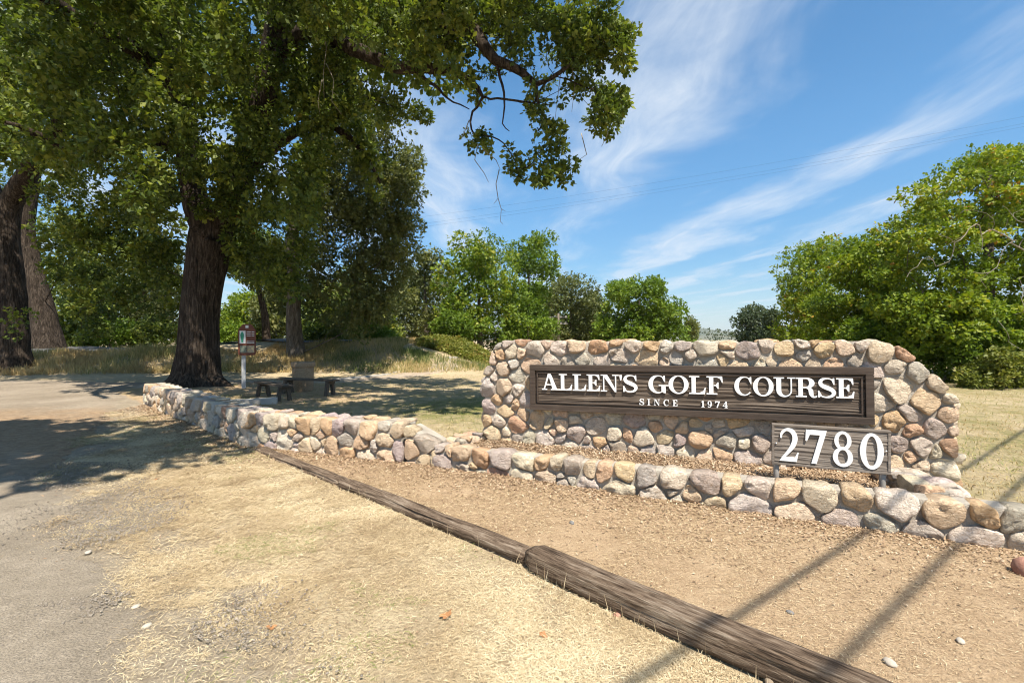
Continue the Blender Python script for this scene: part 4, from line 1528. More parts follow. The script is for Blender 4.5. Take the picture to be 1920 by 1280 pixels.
# ------------------------------------------------------------------ the big oak
def build_hero_oak():
    r = np.random.default_rng(101)
    bx, by = -10.2, 15.0
    bz = 0.12
    t = empty('oak_tree', (bx, by, bz), 'huge furrowed oak by the end of the low stone wall, limbs over the lawn', 'tree')
    sk = Skel()
    Y0 = 15.0
    tr = [W(368, 728, Y0), W(370, 700, Y0), W(372, 660, Y0), W(374, 600, Y0), W(380, 540, Y0), W(388, 490, Y0), W(396, 445, Y0)]
    sk.limb(tr, [0.90, 0.68, 0.58, 0.54, 0.54, 0.58, 0.62], step=0.12)
    fork = len(sk.p) - 1
    # right leader and left leader
    a = sk.limb([tr[-1], W(428, 390, 14.9), W(455, 310, 14.7), W(492, 200, 14.3), W(510, 100, 13.8), W(530, 0, 13.2), W(560, -120, 12.4)], [0.52, 0.42, 0.38, 0.35, 0.32, 0.28, 0.22], fork, 0.3)
    b = sk.limb([tr[-1], W(370, 390, 15), W(356, 310, 15.2), W(345, 220, 15.3), W(320, 120, 15.2), W(290, 0, 14.6), W(270, -120, 13.5)], [0.46, 0.39, 0.35, 0.32, 0.29, 0.25, 0.2], fork, 0.3)
    # limbs
    j = sk.nearest(W(500, 160, 14.1))
    c = sk.limb([sk.p[j], W(560, 70, 13.0), W(600, 62, 12.3), W(650, 85, 11.6), W(712, 112, 11.0), W(760, 127, 10.6), W(830, 130, 10.2), W(880, 150, 10.0), W(905, 182, 9.9)], [0.26, 0.23, 0.21, 0.18, 0.15, 0.13, 0.10, 0.07, 0.035], j, 0.2, 0.02, r)
    j = sk.nearest(W(522, 40, 13.4))
    d = sk.limb([sk.p[j], W(600, -60, 12.2), W(690, -50, 11.0), W(770, -25, 10.2), W(815, 8, 9.8), W(832, 42, 9.6), W(880, 52, 9.4), W(906, 84, 9.2), W(930, 114, 9.1), W(965, 128, 9.0), W(990, 146, 9.0), W(1006, 158, 9.0)], [0.27, 0.25, 0.22, 0.19, 0.165, 0.15, 0.135, 0.12, 0.10, 0.085, 0.07, 0.055], j, 0.16, 0.012, r)
    j = sk.nearest(W(1004, 157, 9.0))
    sk.limb([sk.p[j], W(1035, 146, 8.9), W(1062, 126, 8.8), W(1092, 92, 8.8), W(1130, 70, 8.8)], [0.05, 0.042, 0.034, 0.026, 0.012], j, 0.16, 0.01, r)
    sk.limb([sk.p[j], W(1008, 190, 8.9), W(1018, 225, 8.9), W(1010, 245, 8.9)], [0.035, 0.024, 0.016, 0.010], j, 0.12, 0.008, r)
    j = sk.nearest(W(932, 114, 9.1))
    sk.limb([sk.p[j], W(942, 160, 9.05), W(946, 200, 9.0), W(942, 232, 9.0), W(955, 246, 9.0)], [0.035, 0.026, 0.018, 0.013, 0.008], j, 0.12, 0.01, r)
    j = sk.nearest(W(905, 182, 9.9))
    sk.limb([sk.p[j], W(884, 218, 9.8), W(888, 250, 9.7), W(935, 262, 9.6), W(960, 290, 9.5), W(972, 335, 9.5)], [0.028, 0.022, 0.018, 0.014, 0.010, 0.006], j, 0.12, 0.012, r)
    j = sk.nearest(W(760, 127, 10.6))
    sk.limb([sk.p[j], W(815, 160, 10.4), W(840, 185, 10.3), W(880, 205, 10.2)], [0.05, 0.035, 0.022, 0.01], j, 0.14, 0.01, r)
    j = sk.nearest(W(446, 330, 14.7))
    e = sk.limb([sk.p[j], W(540, 255, 14.0), W(600, 237, 13.5), W(650, 252, 13.2), W(690, 300, 13.2), W(712, 340, 13.2)], [0.2, 0.15, 0.12, 0.09, 0.06, 0.03], j, 0.25, 0.03, r)
    j = sk.nearest(W(352, 280, 15.2))
    sk.limb([sk.p[j], W(300, 268, 14.6), W(230, 262, 14.0), W(160, 280, 13.5), W(90, 262, 12.8), W(10, 230, 12.0)], [0.26, 0.22, 0.19, 0.15, 0.11, 0.06], j, 0.25, 0.03, r)
    j = sk.nearest(W(330, 150, 15.2))
    sk.limb([sk.p[j], W(230, 80, 13.5), W(120, 20, 12.0), W(20, -80, 10.5), W(-120, -300, 8.5), W(-200, -700, 6.5)], [0.27, 0.23, 0.2, 0.16, 0.12, 0.07], j, 0.3, 0.03, r)
    j = sk.nearest(W(530, 0, 13.2))
    sk.limb([sk.p[j], np.array([-5.6, 10.5, 11.2]), np.array([-5.2, 7.5, 10.6]), np.array([-5.6, 5.2, 9.6])], [0.25, 0.18, 0.12, 0.06], j, 0.3, 0.03, r)
    # where the foliage is
    near = []
    P1 = [(560, -15), (1120, -15), (1150, 35), (1190, 75), (1182, 118), (1130, 140), (1160, 170), (1172, 215), (1140, 258), (1100, 225), (1060, 205), (1010, 222), (985, 195), (940, 180), (925, 215), (890, 205), (850, 170), (800, 160), (770, 145), (740, 165), (700, 105), (640, 85), (570, 75)]
    near.append((P1, 8.6, 10.6, 104, 0.19))
    near.append(([(560, -20), (1110, -20), (1120, 40), (960, 60), (850, 30), (700, 70), (600, 80)], 8.9, 11.5, 52, 0.24))
    near.append(([(1040, 20), (1140, 20), (1190, 75), (1180, 125), (1120, 150), (1060, 110)], 8.6, 9.4, 40, 0.17))
    near.append(([(690, 0), (960, 10), (1000, 100), (900, 130), (760, 110)], 9.0, 10.5, 22, 0.2))
    near.append(([(880, 245), (930, 248), (982, 275), (1000, 330), (972, 350), (950, 312), (930, 282), (884, 288)], 9.3, 9.8, 16, 0.14))
    near.append(([(1000, 235), (1055, 232), (1082, 290), (1065, 330), (1012, 345), (1000, 330), (1012, 290)], 8.6, 9.2, 20, 0.15))
    near.append(([(1080, 150), (1160, 160), (1172, 215), (1140, 258), (1105, 235), (1120, 200)], 8.6, 9.2, 18, 0.14))
    near.append(([(660, 150), (740, 165), (812, 212), (800, 228), (700, 215), (655, 200)], 11.0, 12.2, 22, 0.17))
    near.append(([(600, 90), (660, 120), (670, 200), (640, 240), (600, 230)], 11.5, 12.6, 20, 0.22))
    C1, R1 = [], []
    for (pl, y0, y1, n, rad) in near:
        c_, r_ = poly_blobs(pl, y0, y1, n, r, rad)
        C1.append(c_); R1.append(r_)
    C1 = np.concatenate(C1); R1 = np.concatenate(R1)
    far = []
    far.append(([(0, -20), (600, -20), (625, 110), (612, 250), (598, 330), (560, 410), (470, 400), (460, 340), (330, 330), (300, 420), (215, 400), (190, 345), (150, 300), (60, 300), (0, 330)], 10.6, 15.0, 250, 0.40))
    far.append(([(430, 400), (560, 380), (590, 470), (560, 545), (520, 560), (470, 520), (440, 490)], 14.2, 16.4, 40, 0.36))
    far.append(([(200, 380), (330, 330), (345, 470), (330, 560), (280, 600), (215, 560), (190, 480)], 15.2, 17.5, 60, 0.42))
    far.append(([(330, 300), (500, 260), (520, 380), (460, 425), (400, 405), (335, 400)], 13.3, 14.2, 44, 0.30))
    far.append(([(560, 120), (615, 140), (620, 300), (590, 420), (560, 400)], 11.5, 13.0, 36, 0.30))
    far.append(([(90, 420), (210, 380), (200, 560), (180, 640), (150, 630), (140, 540), (80, 500)], 15.5, 17.5, 34, 0.38))
    far.append(([(620, 200), (700, 250), (740, 330), (700, 360), (640, 320)], 12.8, 13.6, 16, 0.25))
    C2, R2 = [], []
    for (pl, y0, y1, n, rad) in far:
        c_, r_ = poly_blobs(pl, y0, y1, n, r, rad)
        C2.append(c_); R2.append(r_)
    C2 = np.concatenate(C2); R2 = np.concatenate(R2)
    # the crown above the frame
    def ell(c, rad, n, br):
        q = rand_dirs(n, r) * (r.random(n)[:, None] ** 0.4) * np.array(rad) + np.array(c)
        return q, br * r.uniform(0.7, 1.3, n)
    up = [ell((-10.0, 17.5, 13.5), (8.0, 5.5, 3.5), 120, 0.85), ell((-3.0, 12.0, 11.5), (5.0, 2.6, 1.6), 30, 0.75), ell((0.3, 7.3, 9.2), (2.0, 1.6, 0.8), 36, 0.5), ell((-6.5, 1.9, 9.5), (4.6, 2.2, 1.1), 92, 0.66), ell((-3.2, 5.0, 10.0), (2.6, 2.2, 1.1), 44, 0.62), ell((-4.6, 8.4, 10.3), (2.6, 1.8, 1.0), 22, 0.6), ell((-9.2, 9.6, 10.8), (2.2, 1.6, 1.2), 22, 0.66)]
    C3 = np.concatenate([u[0] for u in up]); R3 = np.concatenate([u[1] for u in up])
    fork_skip = fork
    sk.reach(C1, r, 0.30, 0.16, 0.16, 0.0, fork_skip)
    sk.reach(C2[r.permutation(len(C2))[:230]], r, 0.4, 0.4, 0.12, 0.05, fork)
    sk.reach(C3[r.permutation(len(C3))[:140]], r, 0.4, 0.5, 0.10, 0.05, fork)
    tm = sk.mesh('trunk', 0.0055, 2.25, 0.0, bark_ridge(0.055, 44))
    off = np.array([bx, by, bz], np.float32)

    def shift(me):
        co = np.empty(len(me.vertices) * 3, np.float32)
        me.vertices.foreach_get('co', co)
        me.vertices.foreach_set('co', (co.reshape(-1, 3) - off).ravel())
        me.update()
        return me
    link('trunk', shift(tm), M['oak_bark'], t)
    # root flare
    mb = MB()
    for ang, L, rr in ((-75, 1.9, 0.42), (-35, 1.5, 0.36), (-12, 2.3, 0.40), (-120, 1.3, 0.38), (-160, 1.6, 0.36), (30, 1.4, 0.34), (90, 1.3, 0.34), (150, 1.3, 0.34)):
        a_ = R(ang)
        pts = []
        rs = []
        for k in range(7):
            u = k / 6
            pts.append((math.cos(a_) * (0.38 + L * 0.60 * u), math.sin(a_) * (0.38 + L * 0.60 * u), 0.42 * (1 - u) ** 2.2 - 0.12 * u - 0.05))
            rs.append(rr * 0.72 * (1 - 0.78 * u))
        mb.tube(pts, rs, 10)
    link('root', mb.mesh('root', 0, True), M['oak_bark'], t)
    l1 = leaf_cloud('crown', C1 - off, R1, 19, 0.105, r, 0.9, None, 6, 0.25)
    link('crown', l1, M['oak_leaf'], t)
    l2 = leaf_cloud('crown', C2 - off, R2, 30, 0.135, r, 0.95, None, 6, 0.3, 0.15)
    link('crown', l2, M['oak_leaf'], t)
    l3 = leaf_cloud('crown', C3 - off, R3, 26, 0.27, r, 0.8, None, 5, 0.3)
    link('crown', l3, M['oak_leaf'], t)
    TREE_TRIS[0] += 2 * (len(l1.polygons) + len(l2.polygons) + len(l3.polygons))
    # bare dead twigs hanging from the limb
    mb = MB()
    for pts in ([(936, 318), (930, 345), (934, 372), (940, 392), (938, 415)], [(934, 372), (926, 382)], [(940, 392), (948, 396)], [(938, 415), (943, 420)], [(896, 270), (890, 300), (908, 325), (916, 342)], [(905, 280), (930, 300), (938, 318)],
                [(1060, 70), (1052, 130), (1046, 180), (1040, 230)], [(1075, 40), (1068, 100), (1078, 160), (1072, 210)], [(1130, 215), (1140, 250), (1128, 275)], [(1090, 250), (1100, 290), (1085, 300)], [(880, 225), (870, 250), (864, 262)],
                [(604, 40), (612, 90), (606, 140), (608, 190)], [(612, 120), (626, 150), (622, 190), (640, 215)], [(604, 150), (596, 190), (600, 215)], [(620, 170), (634, 180)]):
        P = [W(x, y, 9.2 if x > 800 else 11.2) - off for x, y in pts]
        rr = np.linspace(0.011, 0.004, len(P)) if len(P) > 2 else [0.006, 0.003]
        mb.tube(P, list(rr), 5)
    link('dead_twig', mb.mesh('dead_twig', 0, True), M['dead_twig'], t, kind='stuff')
    return t


build_hero_oak()
print('hero', time.time() - T0)


# ------------------------------------------------------------------ the two old oaks further left
def build_left_oaks():
    r = np.random.default_rng(202)
    # nearest of them, leaning, cut by the picture's edge
    Y = 21.0
    b = W(20, 700, Y)
    bz = float(terrain(np.array([b[0]]), np.array([Y]))[0])
    t = empty('oak_tree', (b[0], Y, bz), 'stout old oak with pale root bark at the far side of the driveway', 'tree', 'old oaks beyond the driveway')
    off = np.array([b[0], Y, bz], np.float32)
    sk = Skel()
    p0 = np.array([b[0], Y, bz - 0.1])
    tr = [p0, W(22, 660, Y), W(24, 600, Y), W(20, 520, Y), W(12, 440, Y), W(22, 380, Y), W(50, 330, 20.6), W(66, 290, 20.2)]
    sk.limb(tr, [0.98, 0.64, 0.53, 0.48, 0.45, 0.40, 0.36, 0.32], step=0.2)
    e = len(sk.p) - 1
    sk.limb([sk.p[e], W(110, 240, 19.5), W(160, 150, 19), W(220, 40, 18)], [0.4, 0.33, 0.27, 0.2], e, 0.4)
    j = sk.nearest(W(14, 440, Y))
    sk.limb([sk.p[j], W(-30, 330, 21), W(-80, 200, 20), W(-120, 40, 19)], [0.5, 0.4, 0.3, 0.2], j, 0.4)
    C, Rr = [], []
    for (pl, y0, y1, n, rad) in (([(-60, 40), (90, 60), (200, 150), (190, 260), (110, 300), (40, 320), (-60, 330)], 13.5, 18, 90, 0.5), ([(60, 280), (160, 285), (175, 340), (130, 420), (85, 420)], 18, 20.5, 26, 0.45),
                                 ([(-100, -40), (300, -40), (320, 120), (200, 180), (-100, 160)], 17, 22, 70, 0.8), ([(-10, 560), (60, 560), (50, 640), (10, 640)], 19.4, 20.0, 5, 0.3)):
        c_, r_ = poly_blobs(pl, y0, y1, n, r, rad)
        C.append(c_); Rr.append(r_)
    q = rand_dirs(70, r) * (r.random(70)[:, None] ** 0.4) * np.array((6, 3.5, 2.0)) + np.array((-20.5, 16.0, 11.5))
    C.append(q); Rr.append(0.9 * r.uniform(0.7, 1.3, 70))
    C = np.concatenate(C); Rr = np.concatenate(Rr)
    sk.reach(C[r.permutation(len(C))[:90]], r, 0.4, 0.5, 0.1, 0.05)
    me = sk.mesh('trunk', 0.008, 2.3, 0, bark_ridge(0.06, 40, 3.0))
    co = np.empty(len(me.vertices) * 3, np.float32); me.vertices.foreach_get('co', co)
    me.vertices.foreach_set('co', (co.reshape(-1, 3) - off).ravel()); me.update()
    link('trunk', me, M['oak_bark'], t)
    lm = leaf_cloud('crown', C - off, Rr, 44, 0.15, r, 0.9, None, 5, 0.3)
    TREE_TRIS[0] += 2 * len(lm.polygons)
    link('crown', lm, M['oak_leaf'], t)
    # the one behind it, across the road
    Y = 30.0
    b = W(90, 640, Y)
    bz = float(terrain(np.array([b[0]]), np.array([Y]))[0])
    t = empty('oak_tree', (b[0], Y, bz), 'dark leaning oak trunk on the road bank behind the stout pale-rooted oak', 'tree', 'old oaks beyond the driveway')
    off = np.array([b[0], Y, bz], np.float32)
    sk = Skel()
    sk.limb([np.array([b[0], Y, bz - 0.25]), W(84, 610, Y), W(72, 550, Y), W(58, 490, Y), W(48, 420, Y), W(60, 330, Y), W(70, 200, Y), W(90, 80, Y)], [1.05, 0.72, 0.58, 0.50, 0.46, 0.42, 0.35, 0.27], step=0.3)
    C, Rr = poly_blobs([(-100, 0), (340, 0), (340, 300), (320, 430), (200, 470), (60, 430), (-100, 300)], 26, 36, 130, r, 1.1)
    C2, R2 = poly_blobs([(110, 440), (190, 420), (210, 520), (180, 600), (130, 600)], 27, 30, 24, r, 0.7)
    C = np.concatenate([C, C2]); Rr = np.concatenate([Rr, R2])
    sk.reach(C[r.permutation(len(C))[:80]], r, 0.4, 0.8, 0.1, 0.05)
    me = sk.mesh('trunk', 0.012, 2.3, 0, bark_ridge(0.06, 36, 5.0))
    co = np.empty(len(me.vertices) * 3, np.float32); me.vertices.foreach_get('co', co)
    me.vertices.foreach_set('co', (co.reshape(-1, 3) - off).ravel()); me.update()
    link('trunk', me, M['oak_bark'], t)
    lm = leaf_cloud('crown', C - off, Rr, 34, 0.22, r, 0.9, None, 5, 0.3)
    TREE_TRIS[0] += 2 * len(lm.polygons)
    link('crown', lm, M['oak_leaf'], t)


build_left_oaks()

# tall drooping oak on the bank, with a pale trunk
def build_bank_oak():
    r = np.random.default_rng(303)
    Y = 24.0
    b = W(556, 655, Y)
    bz = float(terrain(np.array([b[0]]), np.array([Y]))[0])
    t = empty('oak_tree', (b[0], Y, bz), 'tall drooping oak with pale straight trunk on the grassy bank behind the litter bin', 'tree')
    off = np.array([b[0], Y, bz], np.float32)
    sk = Skel()
    sk.limb([np.array([b[0], Y, bz - 0.2]), W(553, 640, Y), W(550, 590, Y), W(552, 530, Y), W(548, 450, Y), W(565, 350, Y), W(600, 260, Y), W(640, 190, Y)], [0.52, 0.40, 0.34, 0.31, 0.29, 0.26, 0.2, 0.1], step=0.25)
    C, Rr = [], []
    for (pl, y0, y1, n, rad) in (([(600, 200), (640, 175), (700, 195), (762, 240), (790, 300), (780, 400), (790, 465), (760, 520), (735, 560), (725, 600), (650, 625), (590, 600), (560, 540), (560, 400), (585, 300)], 21.8, 26.5, 190, 0.75),
                                 ([(640, 300), (780, 290), (790, 460), (740, 590), (680, 600)], 21.4, 24, 60, 0.6),
                                 ([(450, 480), (560, 450), (570, 560), (545, 600), (500, 570)], 24, 27, 28, 0.7)):
        c_, r_ = poly_blobs(pl, y0, y1, n, r, rad)
        C.append(c_); Rr.append(r_)
    C = np.concatenate(C); Rr = np.concatenate(Rr)
    sk.reach(C[r.permutation(len(C))[:130]], r, 0.4, 0.6, 0.1, 0.05)
    me = sk.mesh('trunk', 0.009, 2.3, 0, bark_ridge(0.05, 30, 2.0))
    co = np.empty(len(me.vertices) * 3, np.float32); me.vertices.foreach_get('co', co)
    me.vertices.foreach_set('co', (co.reshape(-1, 3) - off).ravel()); me.update()
    link('trunk', me, M['grey_bark'], t)
    lm = leaf_cloud('crown', C - off, Rr, 62, 0.15, r, 1.0, None, 5, 0.25, 0.35)
    TREE_TRIS[0] += 2 * len(lm.polygons)
    link('crown', lm, M['grey_oak_leaf'], t)


build_bank_oak()
print('oaks', time.time() - T0, TREE_TRIS)

# ------------------------------------------------------------------ other trees
GB = 'trees along the far edge of the course'
outline_tree('tree', 'pale olive tree next to the drooping oak, half hidden', 'tree', [(738, 640), (735, 560), (757, 500), (787, 468), (828, 474), (850, 520), (850, 640)], 36, 2.4, 70, 0.75, 46, 0.19, 'grey_oak_leaf', 800, 401, GB, droop=0.3)
outline_tree('tree', 'bushy yellow green tree behind the bramble mound', 'tree', [(818, 650), (812, 560), (826, 485), (860, 448), (905, 440), (935, 452), (965, 480), (978, 545), (962, 600), (968, 655)], 33, 3.0, 110, 0.7, 50, 0.20, 'bright_leaf', 900, 402, GB, tintbias=lambda p: 0.12)
outline_tree('tree', 'tall narrow green tree with the highest top behind the sign wall', 'tree', [(945, 645), (942, 520), (955, 462), (985, 440), (1012, 426), (1036, 450), (1044, 500), (1026, 545), (1022, 640)], 38, 2.4, 80, 0.75, 46, 0.20, 'bright_leaf', 990, 403, GB)
outline_tree('tree', 'grey olive tree with a flat uneven top left of the round green one', 'tree', [(1015, 645), (1026, 545), (1050, 508), (1072, 520), (1090, 506), (1117, 512), (1126, 550), (1125, 645)], 46, 2.6, 70, 0.9, 42, 0.25, 'grey_oak_leaf', 1070, 404, GB)
outline_tree('tree', 'round mid green tree standing behind the middle of the sign wall', 'tree', [(1105, 648), (1122, 580), (1140, 535), (1185, 517), (1230, 525), (1252, 555), (1282, 580), (1302, 612), (1303, 648)], 42, 3.4, 120, 0.8, 50, 0.23, 'bright_leaf', 1200, 405, GB)
outline_tree('shrub', 'low bright bush filling the gap under the yellow green tree', 'shrub', [(800, 655), (810, 600), (850, 580), (880, 600), (885, 655)], 30, 1.0, 30, 0.5, 40, 0.17, 'bright_leaf', 845, 406, None)
outline_tree('shrub', 'loose green bush beside the left end of the sign wall', 'shrub', [(930, 655), (950, 600), (1000, 585), (1040, 600), (1060, 655)], 34, 1.3, 36, 0.55, 40, 0.19, 'bright_leaf', 995, 407, None)
outline_tree('tree', 'dark rounded tree at the far right of the fairway gap', 'tree', [(1372, 648), (1376, 600), (1390, 582), (1420, 576), (1445, 590), (1452, 648)], 70, 4, 50, 1.2, 36, 0.36, 'dark_leaf', 1412, 408, GB)
outline_tree('tree', 'dark pointed conifer beside the dark rounded tree', 'tree', [(1430, 648), (1436, 600), (1448, 572), (1458, 600), (1470, 648)], 62, 2, 40, 0.8, 30, 0.30, 'dark_leaf', 1448, 409, GB)
outline_tree('tree', 'small olive tree by the round green tree at the fairway gap', 'tree', [(1284, 645), (1288, 600), (1296, 592), (1304, 610), (1304, 645)], 60, 1.5, 24, 0.7, 30, 0.28, 'grey_oak_leaf', 1296, 410, GB)
outline_tree('tree', 'bright far tree seen between the big oak and the information board', 'tree', [(405, 640), (415, 590), (440, 555), (478, 540), (500, 570), (520, 640)], 60, 4, 70, 1.1, 40, 0.34, 'yellow_leaf', 455, 411, None, base_z=1.5)
outline_tree('tree', 'tall pale far tree left of the bank oak trunk', 'tree', [(470, 640), (480, 560), (510, 520), (545, 560), (556, 640)], 50, 3, 60, 0.9, 40, 0.30, 'grey_oak_leaf', 515, 412, None, base_z=1.5)
GU = 'undergrowth across the upper road'
for i, (x0, x1, yt, lb) in enumerate([(-70, 60, 590, 'dark undergrowth bush behind the stout oak across the road'), (50, 160, 598, 'dark undergrowth bush right of the leaning trunk across the road'), (150, 260, 592, 'undergrowth bush midway between leaning trunk and big oak'), (240, 345, 600, 'undergrowth bush close to the big oak trunk across the road'), (400, 480, 606, 'low bush across the road behind the map board'), (560, 660, 600, 'dark bush on the bank right of the pale trunk'), (640, 745, 606, 'dark bush on the bank under the drooping oak')]):
    outline_tree('shrub', lb, 'shrub', [(x0, 648), (x0 + 8, yt + 14), ((x0 + x1) / 2 - 15, yt), ((x0 + x1) / 2 + 20, yt + 5), (x1 - 6, yt + 16), (x1, 648)], 37 if x0 < 500 else 30, 1.2, 34, 0.6, 36, 0.2, 'oak_leaf' if i % 2 else 'bright_leaf', (x0 + x1) / 2, 460 + i, GU, nbr=16, trunk_r=0.05)
GF = 'far trees filling the gaps'
for i, (pl, Y, bpx, lb, mt, bz) in enumerate([
        ([(700, 650), (705, 560), (740, 520), (790, 500), (850, 510), (870, 650)], 52, 780, 'dim far tree behind the pale olive tree', 'grey_oak_leaf', 0.5),
        ([(960, 650), (975, 560), (1010, 530), (1060, 540), (1075, 650)], 56, 1015, 'far green tree between the tallest tree and the grey olive one', 'bright_leaf', 0.0),
        ([(1060, 650), (1075, 580), (1110, 552), (1150, 570), (1165, 650)], 58, 1110, 'far dark tree behind the left side of the round green tree', 'dark_leaf', 0.0),
        ([(555, 645), (565, 540), (620, 500), (690, 520), (730, 590), (735, 645)], 48, 640, 'dim far tree behind the drooping oak crown', 'oak_leaf', 1.3),
        ([(150, 640), (160, 500), (230, 450), (330, 470), (360, 560), (365, 640)], 58, 250, 'far tree closing the view left of the big oak trunk', 'grey_oak_leaf', 1.3),
        ([(-80, 640), (-70, 440), (40, 380), (150, 420), (175, 640)], 56, 60, 'far tree closing the view behind the leaning oaks', 'oak_leaf', 1.0)]):
    outline_tree('tree', lb, 'tree', pl, Y, 3.0, 70, 1.15, 34, 0.34, mt, bpx, 440 + i, GF, base_z=None if bpx < 700 else bz, bark='oak_bark', trunk_r=0.25, nbr=40)
GD = 'dark trees beyond the upper road'
for i, (pl, Y, bpx, lb, mt) in enumerate([
        ([(95, 640), (105, 520), (160, 470), (215, 500), (235, 640)], 40, 165, 'dark tree beyond the road right of the leaning oak trunk', 'oak_leaf'),
        ([(205, 640), (215, 520), (260, 440), (320, 450), (345, 560), (345, 615), (300, 640)], 44, 255, 'shady tree beyond the road left of the big oak trunk', 'grey_oak_leaf'),
        ([(-60, 640), (-60, 480), (20, 440), (95, 480), (110, 640)], 42, 20, 'shady tree behind the two old oaks at the edge', 'oak_leaf'),
        ([(560, 640), (575, 560), (640, 540), (700, 560), (745, 600), (745, 640)], 34, 650, 'shady undergrowth tree behind the drooping oak', 'oak_leaf'),
        ([(380, 440), (440, 420), (520, 440), (560, 520), (480, 530), (410, 510)], 40, 500, 'tall dark crown glimpsed right of the big oak fork', 'oak_leaf')]):
    outline_tree('tree', lb, 'tree', pl, Y, 3.0, 80, 1.0, 36, 0.27, mt, bpx, 420 + i, GD, bark='oak_bark', trunk_r=0.3)
# right-hand thicket
GR = 'thicket of trees right of the sign'
outline_tree('tree', 'huge arching yellow green tree filling the top of the thicket', 'tree', [(1640, 640), (1625, 520), (1640, 440), (1690, 400), (1720, 340), (1790, 300), (1850, 262), (1930, 270), (2010, 300), (2080, 420), (2060, 640), (1900, 690), (1760, 690)], 19.0, 3.2, 370, 0.55, 50, 0.14, 'yellow_leaf', 1850, 501, GR, trunk_r=0.25, flat=0.45, droop=0.15, nbr=160, tintbias=lambda p: np.clip((p[:, 2] - 2.5) * 0.035, -0.12, 0.12))
outline_tree('tree', 'arching yellow green tree forming the left shoulder of the thicket', 'tree', [(1540, 650), (1520, 560), (1545, 490), (1590, 450), (1640, 430), (1690, 450), (1720, 540), (1700, 680), (1600, 670)], 23.0, 2.8, 150, 0.6, 56, 0.15, 'yellow_leaf', 1630, 502, GR, flat=0.5, nbr=90)
outline_tree('tree', 'yellowing feathery tree at the outer end of the thicket', 'tree', [(1462, 645), (1470, 580), (1456, 510), (1475, 468), (1520, 445), (1560, 452), (1570, 560), (1565, 650)], 33.0, 2.6, 90, 0.7, 46, 0.19, 'yellow_leaf', 1515, 503, GR, tintbias=lambda p: 0.1)
outline_tree('shrub', 'dark green broad-leaved shrub under the arching trees', 'shrub', [(1690, 700), (1690, 620), (1740, 575), (1820, 560), (1900, 570), (1960, 600), (1970, 700), (1840, 705)], 17.6, 1.0, 90, 0.42, 52, 0.14, 'bright_leaf', 1820, 504, None)
outline_tree('shrub', 'low olive bush on the lawn edge at the right of the picture', 'shrub', [(1800, 722), (1810, 680), (1860, 662), (1930, 665), (1980, 680), (1980, 724)], 15.6, 0.8, 60, 0.32, 46, 0.10, 'bramble_leaf', 1880, 505, None, tintbias=lambda p: -0.18)
outline_tree('shrub', 'green bush peeping over the right shoulder of the sign wall', 'shrub', [(1560, 690), (1570, 630), (1620, 600), (1690, 610), (1720, 700)], 20.5, 1.0, 60, 0.45, 46, 0.14, 'bright_leaf', 1640, 506, None)
print('trees', time.time() - T0, TREE_TRIS)


def dead_branches():
    """grey dead branches sticking out of the thicket"""
    r = np.random.default_rng(77)
    o = np.array([W(1880, 520, 15.2)[0], 15.2, 0.0])
    t = empty('dead_shrub', o, 'tangle of bare grey branches in front of the arching thicket', 'shrub')
    sk = Skel()
    base = sk.limb([np.array([1.75, 0.6, 0]), np.array([1.65, 0.4, 1.6]), W(1945, 500, 15.3) - o, W(1895, 455, 15.1) - o], [0.06, 0.05, 0.035, 0.02], step=0.2)
    tg = np.array([W(x, y, r.uniform(14.7, 15.4)) - o for x, y in [(1800, 400), (1860, 430), (1905, 450), (1840, 440), (1880, 470), (1780, 490), (1740, 480), (1915, 410), (1850, 540), (1890, 640), (1910, 520), (1755, 500), (1830, 420), (1850, 400), (1880, 385), (1900, 400), (1930, 390), (1810, 440), (1770, 470), (1840, 470), (1930, 430), (1870, 500), (1825, 510), (1760, 440), (1790, 455), (1900, 590), (1870, 600), (1940, 480), (1890, 410), (1915, 560), (1700, 520), (1720, 500)]])
    sk.reach(tg, r, 0.2, 0.18, 0.22, 0.06)
    link('branches', sk.mesh('branches', 0.0085), M['dead_twig'], t, kind='stuff')


dead_branches()


def bramble():
    r = np.random.default_rng(88)
    pl = [(735, 668), (745, 645), (790, 632), (840, 630), (890, 645), (925, 668), (925, 676), (800, 684)]
    C = []
    for k in range(210):
        a = r.random(2)
        X = -5.2 + 4.4 * a[0]
        Y = 25.0 + 4.2 * a[1] - 0.25 * (X + 3)
        h = 1.35 * math.exp(-((X + 3.2) / 2.0) ** 2) * sstep(24.4, 27.0, Y)
        C.append((X, Y, float(terrain(np.array([X]), np.array([Y]))[0]) + max(0.62 * h, 0.10) * r.uniform(0.6, 1.0)))
    C = np.array(C)
    o = np.array([-3.2, 26.5, 0], np.float32)
    t = empty('bramble_mound', o, 'yellow green bramble mound at the foot of the far trees', 'shrub')
    mb = MB()
    for c in C[:40]:
        mb.tube([(c[0] - o[0], c[1] - o[1], -0.05), (c[0] - o[0] + 0.1, c[1] - o[1], c[2] * 0.6), (c[0] - o[0] + 0.3, c[1] - o[1], c[2])], [0.012, 0.01, 0.005], 5)
    link('stem', mb.mesh('stem'), M['twig_bark'], t, kind='stuff')
    lm = leaf_cloud('foliage', C - o, np.full(len(C), 0.36), 44, 0.105, r, 0.6, None, 5, 0.3)
    link('foliage', lm, M['bramble_leaf'], t, kind='stuff')


bramble()


